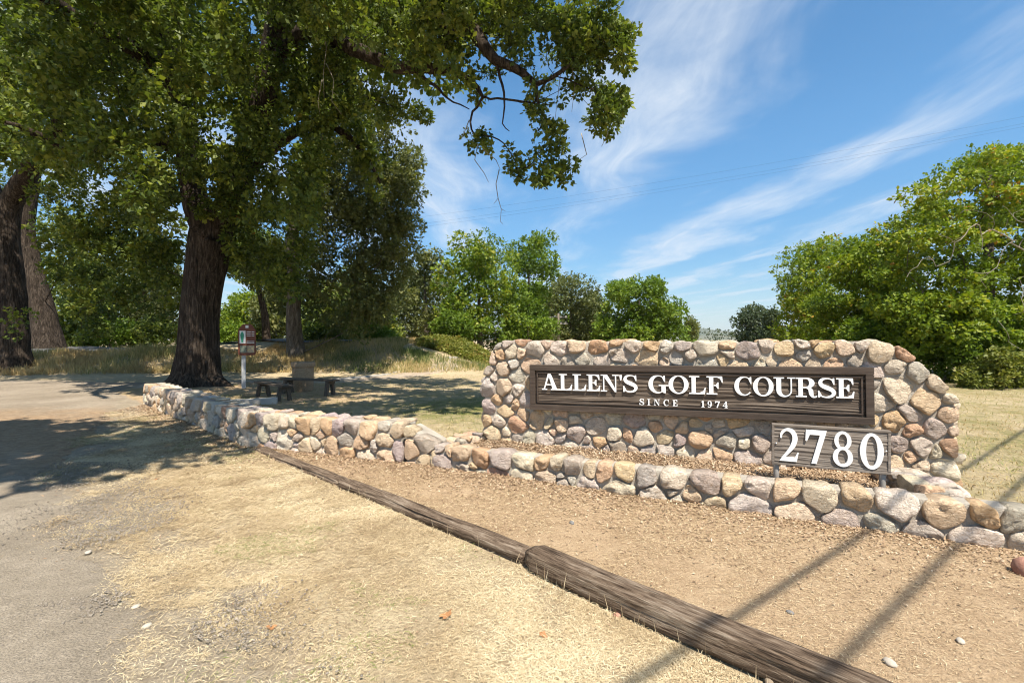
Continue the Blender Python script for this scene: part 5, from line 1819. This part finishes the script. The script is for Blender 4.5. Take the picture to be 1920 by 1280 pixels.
def treeline():
    """the distant wood at the end of the fairway"""
    r = np.random.default_rng(91)
    C, Rr = [], []
    for k in range(420):
        x = r.uniform(-260, 420)
        y = r.uniform(240, 300)
        h = (4.0 + 5.0 * fbm(np.array([[x * 0.03, 1.0, 0]]), 3)[0]) * r.uniform(0.15, 1.0)
        C.append((x, y, h)); Rr.append(r.uniform(1.6, 2.8))
    lm = leaf_cloud('distant_wood', np.array(C), np.array(Rr), 12, 0.9, r, 0.9, None, 5, 0.3)
    link('distant_wood', lm, M['dark_leaf'], None, 'low distant wood at the end of the fairway', 'wood', None, 'stuff')


treeline()

# ------------------------------------------------------------------ grass, litter, gravel
def scatter(n, x0, x1, y0, y1, r, keep, near=True):
    out = []
    got = 0
    while got < n:
        m = n * 2
        x = r.uniform(x0, x1, m)
        y = r.uniform(y0, y1, m)
        if near:
            ok = r.random(m) < np.clip((3.2 / y) ** 1.1, 0.08, 1)
            x, y = x[ok], y[ok]
        k = keep(x, y, r)
        q = np.stack([x[k], y[k]], -1)
        q = q[np.abs(q[:, 0]) < q[:, 1] * 1.25 + 0.8]
        out.append(q); got += len(q)
        if len(out) > 60:
            break
    return np.concatenate(out)[:n]


def ground_h(x, y):
    nf = fbm(np.stack([x * 3.5, y * 3.5, 0 * x], -1), 3) - 0.5
    return terrain(x, y) + nf * 0.020 * (y < 20)


def lying(name, P, z, r, length, width, lift, matname, label, cat, tb=0.0, flat=0.25, tsel=None):
    n = len(P)
    a = r.uniform(0, 2 * math.pi, n)
    el = np.abs(r.normal(0, flat, n))
    d = np.stack([np.cos(a) * np.cos(el), np.sin(a) * np.cos(el), np.sin(el)], -1)
    nr = rand_dirs(n, r) * 0.35 + np.array([0, 0, 1.0])
    L = length * r.uniform(0.45, 1.4, n) * np.clip(0.35 + P[:, 1] * 0.17, 0.7, 1.15)
    base = np.stack([P[:, 0], P[:, 1], z + r.uniform(0.0, lift, n)], -1)
    tint = np.clip(r.random(n) + tb, 0, 1) if tsel is None else tsel
    me = kites(name, base, d, nr, L, width * r.uniform(0.6, 1.4, n) * np.clip(0.35 + P[:, 1] * 0.17, 0.72, 1.3), L * r.uniform(0.0, 0.16, n), tint, 0.5)
    return link(name, me, M[matname], None, label, cat, None, 'stuff')


def build_ground_cover():
    r = np.random.default_rng(505)

    def verge(x, y, r):
        dd = drive_dist(x, y)
        left = np.where(x < 0.13, side(x, y, *TIE_A) < 0, side(x, y, *TIE_B) < 0)
        tie = np.minimum(seg_dist(x, y, *TIE_A), seg_dist(x, y, *TIE_B))
        n1 = fbm(np.stack([x * 1.3, y * 1.3, 0 * x + 9], -1), 3)
        dens = sstep(-0.55, 0.55, dd + (n1 - 0.5) * 1.6) * (0.35 + 0.65 * sstep(0.36, 0.54, n1))
        n2 = fbm(np.stack([x * 4.2, y * 4.2, 0 * x + 77], -1), 3)
        dens = dens * (0.22 + 0.78 * sstep(0.40, 0.56, n2))
        seg2 = side(x, y, CORNER, FAR_END) > 0
        return left & (tie > 0.09) & ((x > -4.1) | seg2) & (y < 11) & (r.random(len(x)) < dens)
    P = scatter(185000, -9, 2.2, 1.9, 10.5, r, verge)
    g1 = fbm(np.stack([P[:, 0] * 1.1, P[:, 1] * 1.1, 0 * P[:, 0] + 31], -1), 3)
    g2 = fbm(np.stack([P[:, 0] * 2.3, P[:, 1] * 2.3, 0 * P[:, 0] + 13], -1), 3)
    ts = np.clip(np.clip(r.random(len(P)) * 0.75 + (g2 - 0.38) * 1.1, 0, 1) * 0.93 + (g1 > 0.54) * (r.random(len(P)) < 0.16) * 0.9, 0, 1)
    lying('dry_grass', P, ground_h(P[:, 0], P[:, 1]), r, 0.052, 0.0034, 0.012, 'straw', 'dry straw-coloured grass of the verge', 'grass', 0, 0.15, ts)

    def dirt(x, y, r):
        right = np.where(x < 0.13, (side(x, y, *TIE_A) > 0) & (x > -3.9), side(x, y, *TIE_B) > 0)
        tie = np.minimum(seg_dist(x, y, *TIE_A), seg_dist(x, y, *TIE_B))
        n1 = fbm(np.stack([x * 1.6, y * 1.6, 0 * x + 2], -1), 3)
        return right & ~behind_walls(x, y) & (tie > 0.10) & (r.random(len(x)) < (0.16 + 0.84 * sstep(0.42, 0.58, n1)) * (0.35 + 0.65 * sstep(3.2, 1.2, x)))
    P = scatter(36000, -4, 4.4, 1.9, 7.0, r, dirt)
    lying('straw_debris', P, ground_h(P[:, 0], P[:, 1]), r, 0.040, 0.0030, 0.006, 'debris', 'bits of straw and bark on the bare dirt', 'litter', 0, 0.14)

    def foot(x, y, r):
        d = np.minimum(seg_dist(x, y, CORNER, FRONT_A), seg_dist(x, y, FRONT_A, FRONT_B))
        d = np.minimum(d, seg_dist(x, y, FAR_END, CORNER) * 1.0)
        return (~behind_walls(x, y)) & (d > 0.03) & (r.random(len(x)) < np.exp(-d * 3.2) + 0.012)
    P = scatter(24000, -9, 4.4, 2.5, 11.5, r, foot, False)
    lying('leaf_litter', P, ground_h(P[:, 0], P[:, 1]), r, 0.028, 0.013, 0.014, 'litter', 'brown fallen leaves along the foot of the low stone walls', 'litter', 0, 0.3)

    # in the planter
    n = 17000
    s = r.random(n); t_ = r.random(n)
    nn = np.array([0.441, 0.897])
    fa = FRONT_A + nn * 0.26; fb = FRONT_B + nn * 0.26 + np.array([-0.3, 0.12])
    ba = MAIN_A - nn * 0.02; bb = MAIN_B + np.array([-0.25, -0.02])
    P = (fa[None] * (1 - s)[:, None] + fb[None] * s[:, None]) * (1 - t_)[:, None] + (ba[None] * (1 - s)[:, None] + bb[None] * s[:, None]) * t_[:, None]
    lying('planter_litter', P, 0.185 + 0.05 * t_ + 0.06 * (fbm(np.stack([P[:, 0] * 3, P[:, 1] * 3, 0 * s], -1), 4) - 0.5), r, 0.027, 0.012, 0.015, 'litter', 'brown leaf litter covering the soil bed below the sign', 'litter', 0.05, 0.35)

    def lawn(x, y, r):
        return behind_walls(x, y) & (seg_dist(x, y, MAIN_A, MAIN_B) > 0.45) & (seg_dist(x, y, CORNER, FRONT_A) > 0.38) & (side(x, y, MAIN_A, MAIN_B) > 0) | ((x > 4.5) & (y > 3.6))
    P = scatter(60000, -9, 22, 3.6, 21, r, lawn)
    g1 = fbm(np.stack([P[:, 0] * 0.8, P[:, 1] * 0.8, 0 * P[:, 0] + 31], -1), 3)
    gr = np.exp(-((P[:, 0] + 0.9) / 1.9) ** 2 - ((P[:, 1] - 11.0) / 2.3) ** 2)
    ts = np.clip(0.50 * r.random(len(P)) + 0.9 * (g1 - 0.32) + 0.40 * gr, 0, 1)
    lying('lawn_grass', P, ground_h(P[:, 0], P[:, 1]), r, 0.060, 0.0075, 0.01, 'lawn_blade', 'short half dry lawn behind the stone walls', 'grass', 0, 0.55, ts)

    # tall grass on the bank
    def bank(x, y, r):
        h = terrain(x, y)
        n1 = fbm(np.stack([x * 0.9, y * 0.9, 0 * x], -1), 3)
        brm = (np.abs(x + 3.2) < 2.6) & (y > 24.2)
        return (h > 0.07) & (h < 1.62) & (y > 18.2) & ~brm & (y < 24.2 + (x > -13) * 1.6 + (x > -9) * 4.6) & (r.random(len(x)) < 0.25 + 0.75 * sstep(0.4, 0.6, n1))
    P = scatter(50000, -26, 0.5, 18, 31, r, bank, False)
    n = len(P)
    z = terrain(P[:, 0], P[:, 1]) - 0.02
    a = r.uniform(0, 2 * math.pi, n)
    lean = np.abs(r.normal(0, 0.5, n))
    d = np.stack([np.cos(a) * np.sin(lean), np.sin(a) * np.sin(lean), np.cos(lean)], -1)
    g1 = fbm(np.stack([P[:, 0] * 0.6, P[:, 1] * 0.6, 0 * a + 5], -1), 3)
    tint = np.clip(0.55 * r.random(n) + 1.1 * (g1 - 0.36) - 0.30 * sstep(23.5, 26.5, P[:, 1]) * (P[:, 0] > -14) + 0.30 * sstep(-12, -7, P[:, 0]) - 0.02 - 0.25 * sstep(21.5, 19.5, P[:, 1]), 0, 1)
    L = r.uniform(0.12, 0.42, n) * (0.55 + 0.8 * g1)
    me = kites('bank_grass', np.stack([P[:, 0], P[:, 1], z], -1), d, rand_dirs(n, r) + np.array([0, -0.6, 0.3]), L, r.uniform(0.012, 0.028, n), L * 0.08, tint, 0.4)
    link('bank_grass', me, M['bank_blade'], None, 'tall half dry grass on the road bank', 'grass', None, 'stuff')

    # a few standing stalks along the timbers
    n = 150
    s = r.random(n)
    k = r.random(n) < 0.5
    A0 = np.where(k[:, None], TIE_A[0][None] * (1 - s)[:, None] + TIE_A[1][None] * s[:, None], TIE_B[0][None] * (1 - s)[:, None] + TIE_B[1][None] * s[:, None])
    nrm = np.array([-0.62, -0.78])
    P = A0 + nrm * (0.13 + 0.05 * r.random(n))[:, None]
    a = r.uniform(0, 2 * math.pi, n); lean = np.abs(r.normal(0, 0.35, n))
    d = np.stack([np.cos(a) * np.sin(lean), np.sin(a) * np.sin(lean), np.cos(lean)], -1)
    L = r.uniform(0.05, 0.16, n)
    me = kites('timber_stalks', np.stack([P[:, 0], P[:, 1], ground_h(P[:, 0], P[:, 1])], -1), d, rand_dirs(n, r), L, np.full(n, 0.0042), L * 0.1, r.random(n) * 0.9, 0.4)
    link('stalk_grass', me, M['straw'], None, 'thin dry stalks standing along the timbers', 'grass', None, 'stuff')

    # gravel along the driveway edge
    n = 9000
    def gk(x, y, r):
        dd = drive_dist(x, y)
        n1 = fbm(np.stack([x * 1.5, y * 1.5, 0 * x + 41], -1), 3)
        return (r.random(len(x)) < np.exp(-((dd + 0.05) / 0.38) ** 2) * sstep(0.46, 0.60, n1)) & (y < 6)
    P = scatter(n, -6, 0.2, 1.9, 8, r, gk)
    n = len(P)
    oc = np.array([(1, 0, 0), (0, 1, 0), (-1, 0, 0), (0, -1, 0), (0, 0, 0.7), (0, 0, -0.7)], float)
    of = np.array([(0, 1, 4), (1, 2, 4), (2, 3, 4), (3, 0, 4), (1, 0, 5), (2, 1, 5), (3, 2, 5), (0, 3, 5)])
    sz = np.abs(r.normal(0.003, 0.002, n)) + 0.0022
    ang = r.uniform(0, 6.28, n)
    v = np.repeat(oc[None], n, 0) * r.uniform(0.6, 1.4, (n, 6, 1)) * sz[:, None, None]
    c, s_ = np.cos(ang)[:, None], np.sin(ang)[:, None]
    v = np.stack([v[..., 0] * c - v[..., 1] * s_, v[..., 0] * s_ + v[..., 1] * c, v[..., 2]], -1)
    v += np.stack([P[:, 0], P[:, 1], np.maximum(ground_h(P[:, 0], P[:, 1]), 0.024) + sz * 0.3], -1)[:, None]
    f = (of[None] + (np.arange(n) * 6)[:, None, None]).reshape(-1, 3)
    me = mesh_np('gravel', v.reshape(-1, 3), f)
    link('gravel', me, M['gravel_stone'], None, 'loose grey gravel along the driveway edge', 'gravel', None, 'stuff')


build_ground_cover()
print('cover', time.time() - T0)

# ------------------------------------------------------------------ single pebbles, leaves, root
def rock(name, px, py, size, flat, seed, m, label, cat='stone', group=None, z=0.0):
    r = np.random.default_rng(seed)
    p = G(px, py)
    bm = bmesh.new()
    bmesh.ops.create_icosphere(bm, subdivisions=2, radius=1.0)
    off = r.uniform(0, 50, 3)
    co = np.array([v.co[:] for v in bm.verts])
    n = fbm(co * 1.2 + off, 3)
    for v, k in zip(bm.verts, n):
        v.co = v.co * (0.72 + 0.55 * k)
        v.co.x *= size * r.uniform(0.95, 1.05); v.co.y *= size * 0.72; v.co.z *= size * flat
    for f in bm.faces:
        f.smooth = True
    me = bpy.data.meshes.new(name)
    bm.to_mesh(me); bm.free()
    o = link(name, me, m, None, label, cat, group, None, (p[0], p[1], float(ground_h(np.array([p[0]]), np.array([p[1]]))[0]) + z + size * flat * 0.45))
    o.rotation_euler = (0, 0, r.uniform(0, 3))
    return o


GP = 'loose stones on the ground'
rock('pebble', 1668, 1246, 0.036, 0.45, 1, M['pebble_stone'], 'flat pale pebble on the dirt near the thick timber end', group=GP)
rock('pebble', 1801, 1205, 0.028, 0.5, 2, M['pebble_stone'], 'rounded tan pebble on the dirt at the right', group=GP)
rock('pebble', 1481, 1149, 0.024, 0.45, 3, M['dark_pebble'], 'small grey pebble between the two cable shadows', group=GP)
rock('pebble', 1158, 1155, 0.026, 0.6, 4, M['red_rock'], 'pinkish pebble touching the thick timber', group=GP)
rock('pebble', 254, 1137, 0.030, 0.4, 5, M['pebble_stone'], 'pale flat pebble on the dark gravel patch', group=GP)
rock('pebble', 188, 988, 0.030, 0.55, 6, M['dark_pebble'], 'dark pebble beside the pale stick on the driveway', group=GP)
rock('pebble', 165, 1036, 0.030, 0.35, 7, M['pebble_stone'], 'flat stone chip lying on the open driveway', group=GP)
rock('pebble', 275, 1172, 0.030, 0.4, 8, M['pebble_stone'], 'pale pebble just below the dark gravel patch', group=GP)
rock('pebble', 1072, 982, 0.026, 0.7, 9, M['dark_pebble'], 'dark pebble on the dirt above the thick timber', group=GP)
rock('rock', 1922, 1078, 0.085, 0.9, 10, M['red_rock'], 'reddish rock cut by the right edge of the picture', 'rock')


def stick(name, pts, radii, m, label, cat):
    P = [G(*q) for q in pts]
    z = [float(ground_h(np.array([p[0]]), np.array([p[1]]))[0]) for p in P]
    o = P[0].copy()
    mb = MB()
    mb.tube([(p[0] - o[0], p[1] - o[1], zz + r_ * 0.8) for p, zz, r_ in zip(P, z, radii)], radii, 8)
    link(name, mb.mesh(name, 0, True), m, None, label, cat, None, None, (o[0], o[1], 0.0))


stick('stick', [(192, 979), (212, 975), (232, 969)], [0.010, 0.012, 0.007], M['pale_timber'], 'pale splinter of wood lying on the driveway', 'stick')
stick('root', [(1420, 1252), (1432, 1262), (1440, 1275), (1444, 1292)], [0.016, 0.020, 0.020, 0.019], M['root_wood'], 'curved brown root beside the end of the thick timber', 'root')
stick('grass_stem', [(98, 1260), (120, 1247), (143, 1238)], [0.004, 0.006, 0.003], M['pale_timber'], 'dry straw stem lying on the near driveway', 'stem')


def dead_leaf(px, py, size, seed, label):
    r = np.random.default_rng(seed)
    p = G(px, py)
    # lobed outline, crumpled
    n = 26
    v = [(0, 0, 0.012)]
    for k in range(n):
        a = 2 * math.pi * k / n
        rr = size * (0.62 + 0.38 * abs(math.sin(2.5 * a + 0.4))) * r.uniform(0.85, 1.1)
        v.append((rr * math.cos(a), rr * 0.75 * math.sin(a), 0.012 + 0.35 * size * (math.sin(a * 2 + seed) * 0.5 + 0.5) * r.uniform(0.6, 1.1)))
    f = [(0, k + 1, (k + 1) % n + 1) for k in range(n)]
    me = bpy.data.meshes.new('fallen_leaf')
    me.from_pydata(v, [], f)
    o = link('fallen_leaf', me, M['dry_leaf'], None, label, 'leaf', 'large fallen leaves', None, (p[0], p[1], float(ground_h(np.array([p[0]]), np.array([p[1]]))[0]) + 0.004))
    o.rotation_euler = (0.15, 0.1, r.uniform(0, 6))


dead_leaf(1266, 1196, 0.040, 1, 'curled rust brown leaf against the thick timber')
dead_leaf(1184, 1158, 0.030, 2, 'small rust leaf beside the pinkish pebble')
dead_leaf(838, 1158, 0.045, 3, 'crumpled brown leaf in the middle of the dry verge')
dead_leaf(1018, 1198, 0.028, 4, 'dark curled leaf on the verge below the timber joint')
dead_leaf(508, 1182, 0.036, 5, 'rusty leaf on the verge near the gravel edge')
dead_leaf(294, 902, 0.034, 6, 'orange brown leaf on the verge near the tree shade')

# ------------------------------------------------------------------ picnic corner
def build_bench(name, a, b, h, w, label):
    a = np.array(a); b = np.array(b)
    L = float(np.linalg.norm(b - a))
    t = empty(name, (*a, 0), label, 'bench', 'benches under the big oak')
    t.rotation_euler = (0, 0, math.atan2(b[1] - a[1], b[0] - a[0]))
    for k in range(2):
        y0 = -w / 2 + k * (w / 2 + 0.006)
        mb = MB(); mb.box(0, y0, h - 0.05, L, y0 + w / 2 - 0.006, h)
        link('seat_plank', mb.mesh('seat_plank', 0.006), M['bench_wood'], t)
    for x in (0.22, L - 0.28):
        for sgn in (-1, 1):
            mb = MB()
            y0, y1 = sgn * w * 0.30, sgn * w * 0.52
            e = 0.045
            mb.add([(x, y1 - e, -0.03), (x + 0.09, y1 - e, -0.03), (x + 0.09, y1 + e, -0.03), (x, y1 + e, -0.03), (x, y0 - e, h - 0.052), (x + 0.09, y0 - e, h - 0.052), (x + 0.09, y0 + e, h - 0.052), (x, y0 + e, h - 0.052)],
                   [(0, 3, 2, 1), (4, 5, 6, 7), (0, 1, 5, 4), (1, 2, 6, 5), (2, 3, 7, 6), (3, 0, 4, 7)])
            link('leg', mb.mesh('leg', 0.005), M['bench_wood'], t)
        mb = MB(); mb.box(x + 0.092, -w * 0.42, h - 0.13, x + 0.13, w * 0.42, h - 0.052)
        link('cross_brace', mb.mesh('cross_brace', 0.004), M['bench_wood'], t)


build_bench('bench', (-7.15, 13.15), (-5.75, 11.9), 0.44, 0.30, 'grey wooden bench nearest the low stone wall')
build_bench('bench', (-6.95, 13.95), (-5.05, 13.35), 0.46, 0.30, 'grey wooden bench in front of the litter bin')


def build_bin():
    c = (-6.55, 14.55, 0.0)
    t = empty('litter_bin', c, 'round stone-aggregate litter bin with a thick rim behind the benches', 'litter bin')
    mb = MB(); mb.lathe((0, 0, 0), [(0.0, 0.0), (0.29, 0.0), (0.30, 0.02), (0.315, 0.72), (0.315, 0.76)], 36)
    link('body', mb.mesh('body', 0, True), M['aggregate'], t)
    mb = MB(); mb.lathe((0, 0, 0), [(0.316, 0.745), (0.345, 0.75), (0.355, 0.77), (0.355, 0.88), (0.345, 0.905), (0.30, 0.91), (0.27, 0.895), (0.265, 0.70), (0.0, 0.68)], 36)
    link('rim', mb.mesh('rim', 0, True), M['aggregate'], t)


build_bin()


def build_info_sign():
    p = G(457, 733)
    t = empty('information_board', (p[0], p[1], 0), 'brown course map board on a pale square post by the big oak', 'sign')
    t.rotation_euler = (0, 0, R(24))
    mb = MB(); mb.box(-0.055, -0.055, -0.1, 0.055, 0.055, 1.62)
    link('post', mb.mesh('post', 0.008), M['grey_post'], t)
    # board with cut top corners
    ol = [(-0.14, 1.17), (-0.10, 1.12), (0.30, 1.12), (0.34, 1.17), (0.34, 1.90), (0.24, 2.06), (0.20, 2.09), (0.0, 2.09), (-0.04, 2.06), (-0.14, 1.90)]
    mb = MB()
    n = len(ol)
    mb.add([(x, -0.115, z) for x, z in ol] + [(x, -0.068, z) for x, z in ol], [tuple(range(n)), tuple(range(2 * n - 1, n - 1, -1))] + [(i, (i + 1) % n, n + (i + 1) % n, n + i) for i in range(n)])
    bd = link('board', mb.mesh('board', 0.005), M['brown_paint'], t)

    def plate(nm, x0, z0, x1, z1, m, y=-0.119):
        mb = MB(); mb.box(x0, y, z0, x1, -0.1155, z1)
        return link(nm, mb.mesh(nm), M[m], bd)
    plate('crest_plate', 0.06, 1.97, 0.14, 2.05, 'map_white')
    plate('map_panel', -0.10, 1.49, 0.06, 1.88, 'map_white')
    mb = MB()
    pts = [(-0.03 + 0.045 * math.cos(a) * (1 + 0.22 * math.sin(3 * a)), 1.685 + 0.17 * math.sin(a)) for a in np.linspace(0, 2 * math.pi, 24, endpoint=False)]
    mb.add([(x, -0.1225, z) for x, z in pts] + [(x, -0.1195, z) for x, z in pts], [tuple(range(24))] + [(i, (i + 1) % 24, 24 + (i + 1) % 24, 24 + i) for i in range(24)])
    link('fairway_map', mb.mesh('fairway_map'), M['map_green'], bd)
    for k, z in enumerate((1.86, 1.80, 1.74, 1.56, 1.51)):
        plate('text_line', 0.09, z - 0.018, 0.20 if k < 3 else 0.30, z, 'map_white')
        if k < 3:
            plate('text_line', 0.225, z - 0.018, 0.30, z, 'map_white')
    plate('photo_panel', -0.09, 1.20, 0.09, 1.42, 'photo_dark')
    plate('photo_panel', 0.11, 1.20, 0.30, 1.42, 'photo_warm')


build_info_sign()


def build_kerbs():
    def kerb(a, b, w, h, label, m='concrete'):
        a = np.array(a, float); b = np.array(b, float)
        L = float(np.linalg.norm(b - a))
        z = float(terrain(np.array([a[0]]), np.array([a[1]]))[0])
        nu = max(3, int(L / 0.12))
        mb = MB()
        vs = []
        r = np.random.default_rng(int(L * 100))
        for k in range(nu + 1):
            x = L * k / nu
            j = r.normal(0, 0.006, 4)
            vs += [(x, -w / 2 + j[0], -0.05), (x, -w / 2 + 0.015 + j[1], h - 0.015 + j[2]), (x, -w / 2 + 0.03, h + j[3]), (x, w / 2 - 0.03, h + j[2]), (x, w / 2 - 0.012, h - 0.015), (x, w / 2 + j[0], -0.05)]
        fs = []
        for k in range(nu):
            for i in range(5):
                fs.append((k * 6 + i, (k + 1) * 6 + i, (k + 1) * 6 + i + 1, k * 6 + i + 1))
        fs += [(0, 1, 2, 3, 4, 5), tuple(nu * 6 + i for i in (5, 4, 3, 2, 1, 0))]
        mb.add(vs, fs)
        o = link('kerb_stone', mb.mesh('kerb_stone'), M[m], None, label, 'kerb', 'concrete edging round the picnic corner', None, (a[0], a[1], z))
        o.rotation_euler = (0, 0, math.atan2(b[1] - a[1], b[0] - a[0]))
    p, q = G(415, 762), G(520, 757)
    kerb(p[:2], q[:2], 0.26, 0.14, 'thick concrete kerb between the low stone wall and the front bench')
    pts = [G(610, 716), G(735, 703), G(835, 695), G(905, 688)]
    lab = ['concrete path edging nearest the litter bin', 'middle length of concrete path edging beyond the lawn', 'farthest length of concrete path edging towards the brambles']
    for k in range(3):
        d = (pts[k + 1] - pts[k])
        kerb((pts[k] + d * 0.02)[:2], (pts[k + 1] - d * 0.03)[:2], 0.16, 0.08, lab[k])


build_kerbs()

# ------------------------------------------------------------------ wires, pole, car
def cable_run(name, a, b, sag, rad, n, label, group):
    a = np.array(a, float); b = np.array(b, float)
    pts = []
    for k in range(n + 1):
        u = k / n
        p = a * (1 - u) + b * u
        p[2] -= sag * 4 * u * (1 - u)
        pts.append(p - a)
    mb = MB(); mb.tube(pts, rad, 6)
    link(name, mb.mesh(name, 0, True), M['cable_rubber'], None, label, 'cable', group, None, tuple(a))


# far wires crossing the sky behind the trees
for k, (ya, yb, lb) in enumerate([(398, 175, 'uppermost thin wire crossing the sky'), (411, 196, 'middle thin wire crossing the sky'), (417, 204, 'lowest thin wire crossing the sky')]):
    cable_run('power_cable', W(700, ya + 20, 70), W(2200, ya - 235 + 0 * yb, 48), 1.0, 0.006, 40, lb, 'thin wires crossing the sky')
# two wires over the verge, which throw the two shadows
kx, ky = -SUN_AZ[0] / math.tan(SUN_EL), -SUN_AZ[1] / math.tan(SUN_EL)
for (gx, gy), hh, lb in (((1.99, 3.18), 7.2, 'lower roadside cable whose shadow falls nearer the number board'), ((2.53, 2.95), 7.5, 'upper roadside cable whose shadow falls across the planter corner')):
    px_, py_ = gx - kx * hh, gy - ky * hh
    dv = np.array([0.815, 0.58])
    a = np.array([px_ - dv[0] * 26, py_ - dv[1] * 26, hh]); b = np.array([px_ + dv[0] * 26, py_ + dv[1] * 26, hh])
    cable_run('roadside_cable', a, b, 0.0, 0.026, 8, lb, 'roadside cables overhead')


def utility_pole(x, y, h, label, z=0.0, rot=0.0, group='utility poles'):
    t = empty('utility_pole', (x, y, z), label, 'pole', group)
    t.rotation_euler = (0, 0, rot)
    mb = MB(); mb.cyl((0, 0), 0.15, -0.3, h, 14, 0.10)
    link('pole', mb.mesh('pole', 0, True), M['pole_wood'], t)
    for zz in (h - 0.35, h - 0.95):
        mb = MB(); mb.box(-0.95, 0.11, zz - 0.05, 0.95, 0.20, zz + 0.05)
        arm = link('crossarm', mb.mesh('crossarm', 0.008), M['pale_timber'], t)
        for xx in (-0.8, -0.3, 0.3, 0.8):
            mb = MB(); mb.lathe((xx, 0.155, zz + 0.05), [(0.02, 0), (0.03, 0.03), (0.045, 0.07), (0.03, 0.10), (0.0, 0.11)], 10)
            link('insulator', mb.mesh('insulator', 0, True), M['map_white'], arm)


pp = W(1047, 640, 44)
utility_pole(pp[0], 44.0, 4.1, 'weathered pole with pale crossarms half hidden among the far trees', 0.0, 0.2)


def build_car():
    """parked car glimpsed under the trees beyond the bank"""
    x, y = W(752, 630, 46)[:2]
    z = float(terrain(np.array([x]), np.array([y]))[0]) - 0.15
    t = empty('parked_car', (x, y, z), 'dark car with pale roof edge parked under the trees beyond the bank', 'car')
    t.rotation_euler = (0, 0, R(8))
    prof = [(-2.1, 0.45), (-2.15, 0.75), (-2.0, 0.98), (-1.0, 1.08), (-0.35, 1.62), (0.2, 1.72), (1.5, 1.70), (2.05, 1.1), (2.15, 0.8), (2.1, 0.45)]
    mb = MB()
    n = len(prof)
    mb.add([(-0.85 if zz < 1.2 else -0.70, yy, zz) for yy, zz in prof] + [(0.85 if zz < 1.2 else 0.70, yy, zz) for yy, zz in prof], [tuple(range(n)), tuple(range(2 * n - 1, n - 1, -1))] + [(i, (i + 1) % n, n + (i + 1) % n, n + i) for i in range(n)])
    link('body', mb.mesh('body', 0.05), M['car_paint'], t)
    mb = MB(); mb.add([(-0.66, -0.965, 1.13), (0.66, -0.965, 1.13), (0.60, -0.40, 1.60), (-0.60, -0.40, 1.60), (-0.66, -0.94, 1.11), (0.66, -0.94, 1.11), (0.60, -0.375, 1.58), (-0.60, -0.375, 1.58)], [(0, 1, 2, 3), (4, 7, 6, 5), (0, 4, 5, 1), (1, 5, 6, 2), (2, 6, 7, 3), (3, 7, 4, 0)])
    link('windscreen', mb.mesh('windscreen'), M['car_glass'], t)
    mb = MB(); mb.box(-0.62, -0.36, 1.665, 0.62, -0.28, 1.735)
    link('roof_edge', mb.mesh('roof_edge', 0.01), M['chrome_trim'], t)
    mb = MB(); mb.box(-0.80, -2.26, 0.50, 0.80, -2.14, 0.68)
    link('bumper', mb.mesh('bumper', 0.02), M['chrome_trim'], t)
    for s in (-1, 1):
        mb = MB(); mb.box(s * 0.62 - 0.16, -2.19, 0.74, s * 0.62 + 0.16, -2.12, 0.90)
        link('headlight', mb.mesh('headlight', 0.02), M['chrome_trim'], t)
        for yy in (-1.35, 1.3):
            mb = MB()
            mb.lathe((0, 0, 0), [(0.18, -0.10), (0.33, -0.10), (0.35, -0.06), (0.35, 0.06), (0.33, 0.10), (0.18, 0.10)], 24)
            wh = link('wheel', mb.mesh('wheel', 0, True), M['tyre_rubber'], t, loc=(s * 0.80, yy, 0.34))
            wh.rotation_euler = (0, R(90), 0)
            mb = MB(); mb.lathe((0, 0, 0), [(0.0, 0.09), (0.12, 0.085), (0.185, 0.07), (0.185, -0.07), (0.0, -0.08)], 20)
            link('rim', mb.mesh('rim', 0, True), M['chrome_trim'], wh)


build_car()
print('done', time.time() - T0, 'objects', len(bpy.data.objects), 'tris', sum(sum(len(p.vertices) - 2 for p in m.polygons) if len(m.polygons) < 50000 else 2 * len(m.polygons) for m in bpy.data.meshes if m.users))
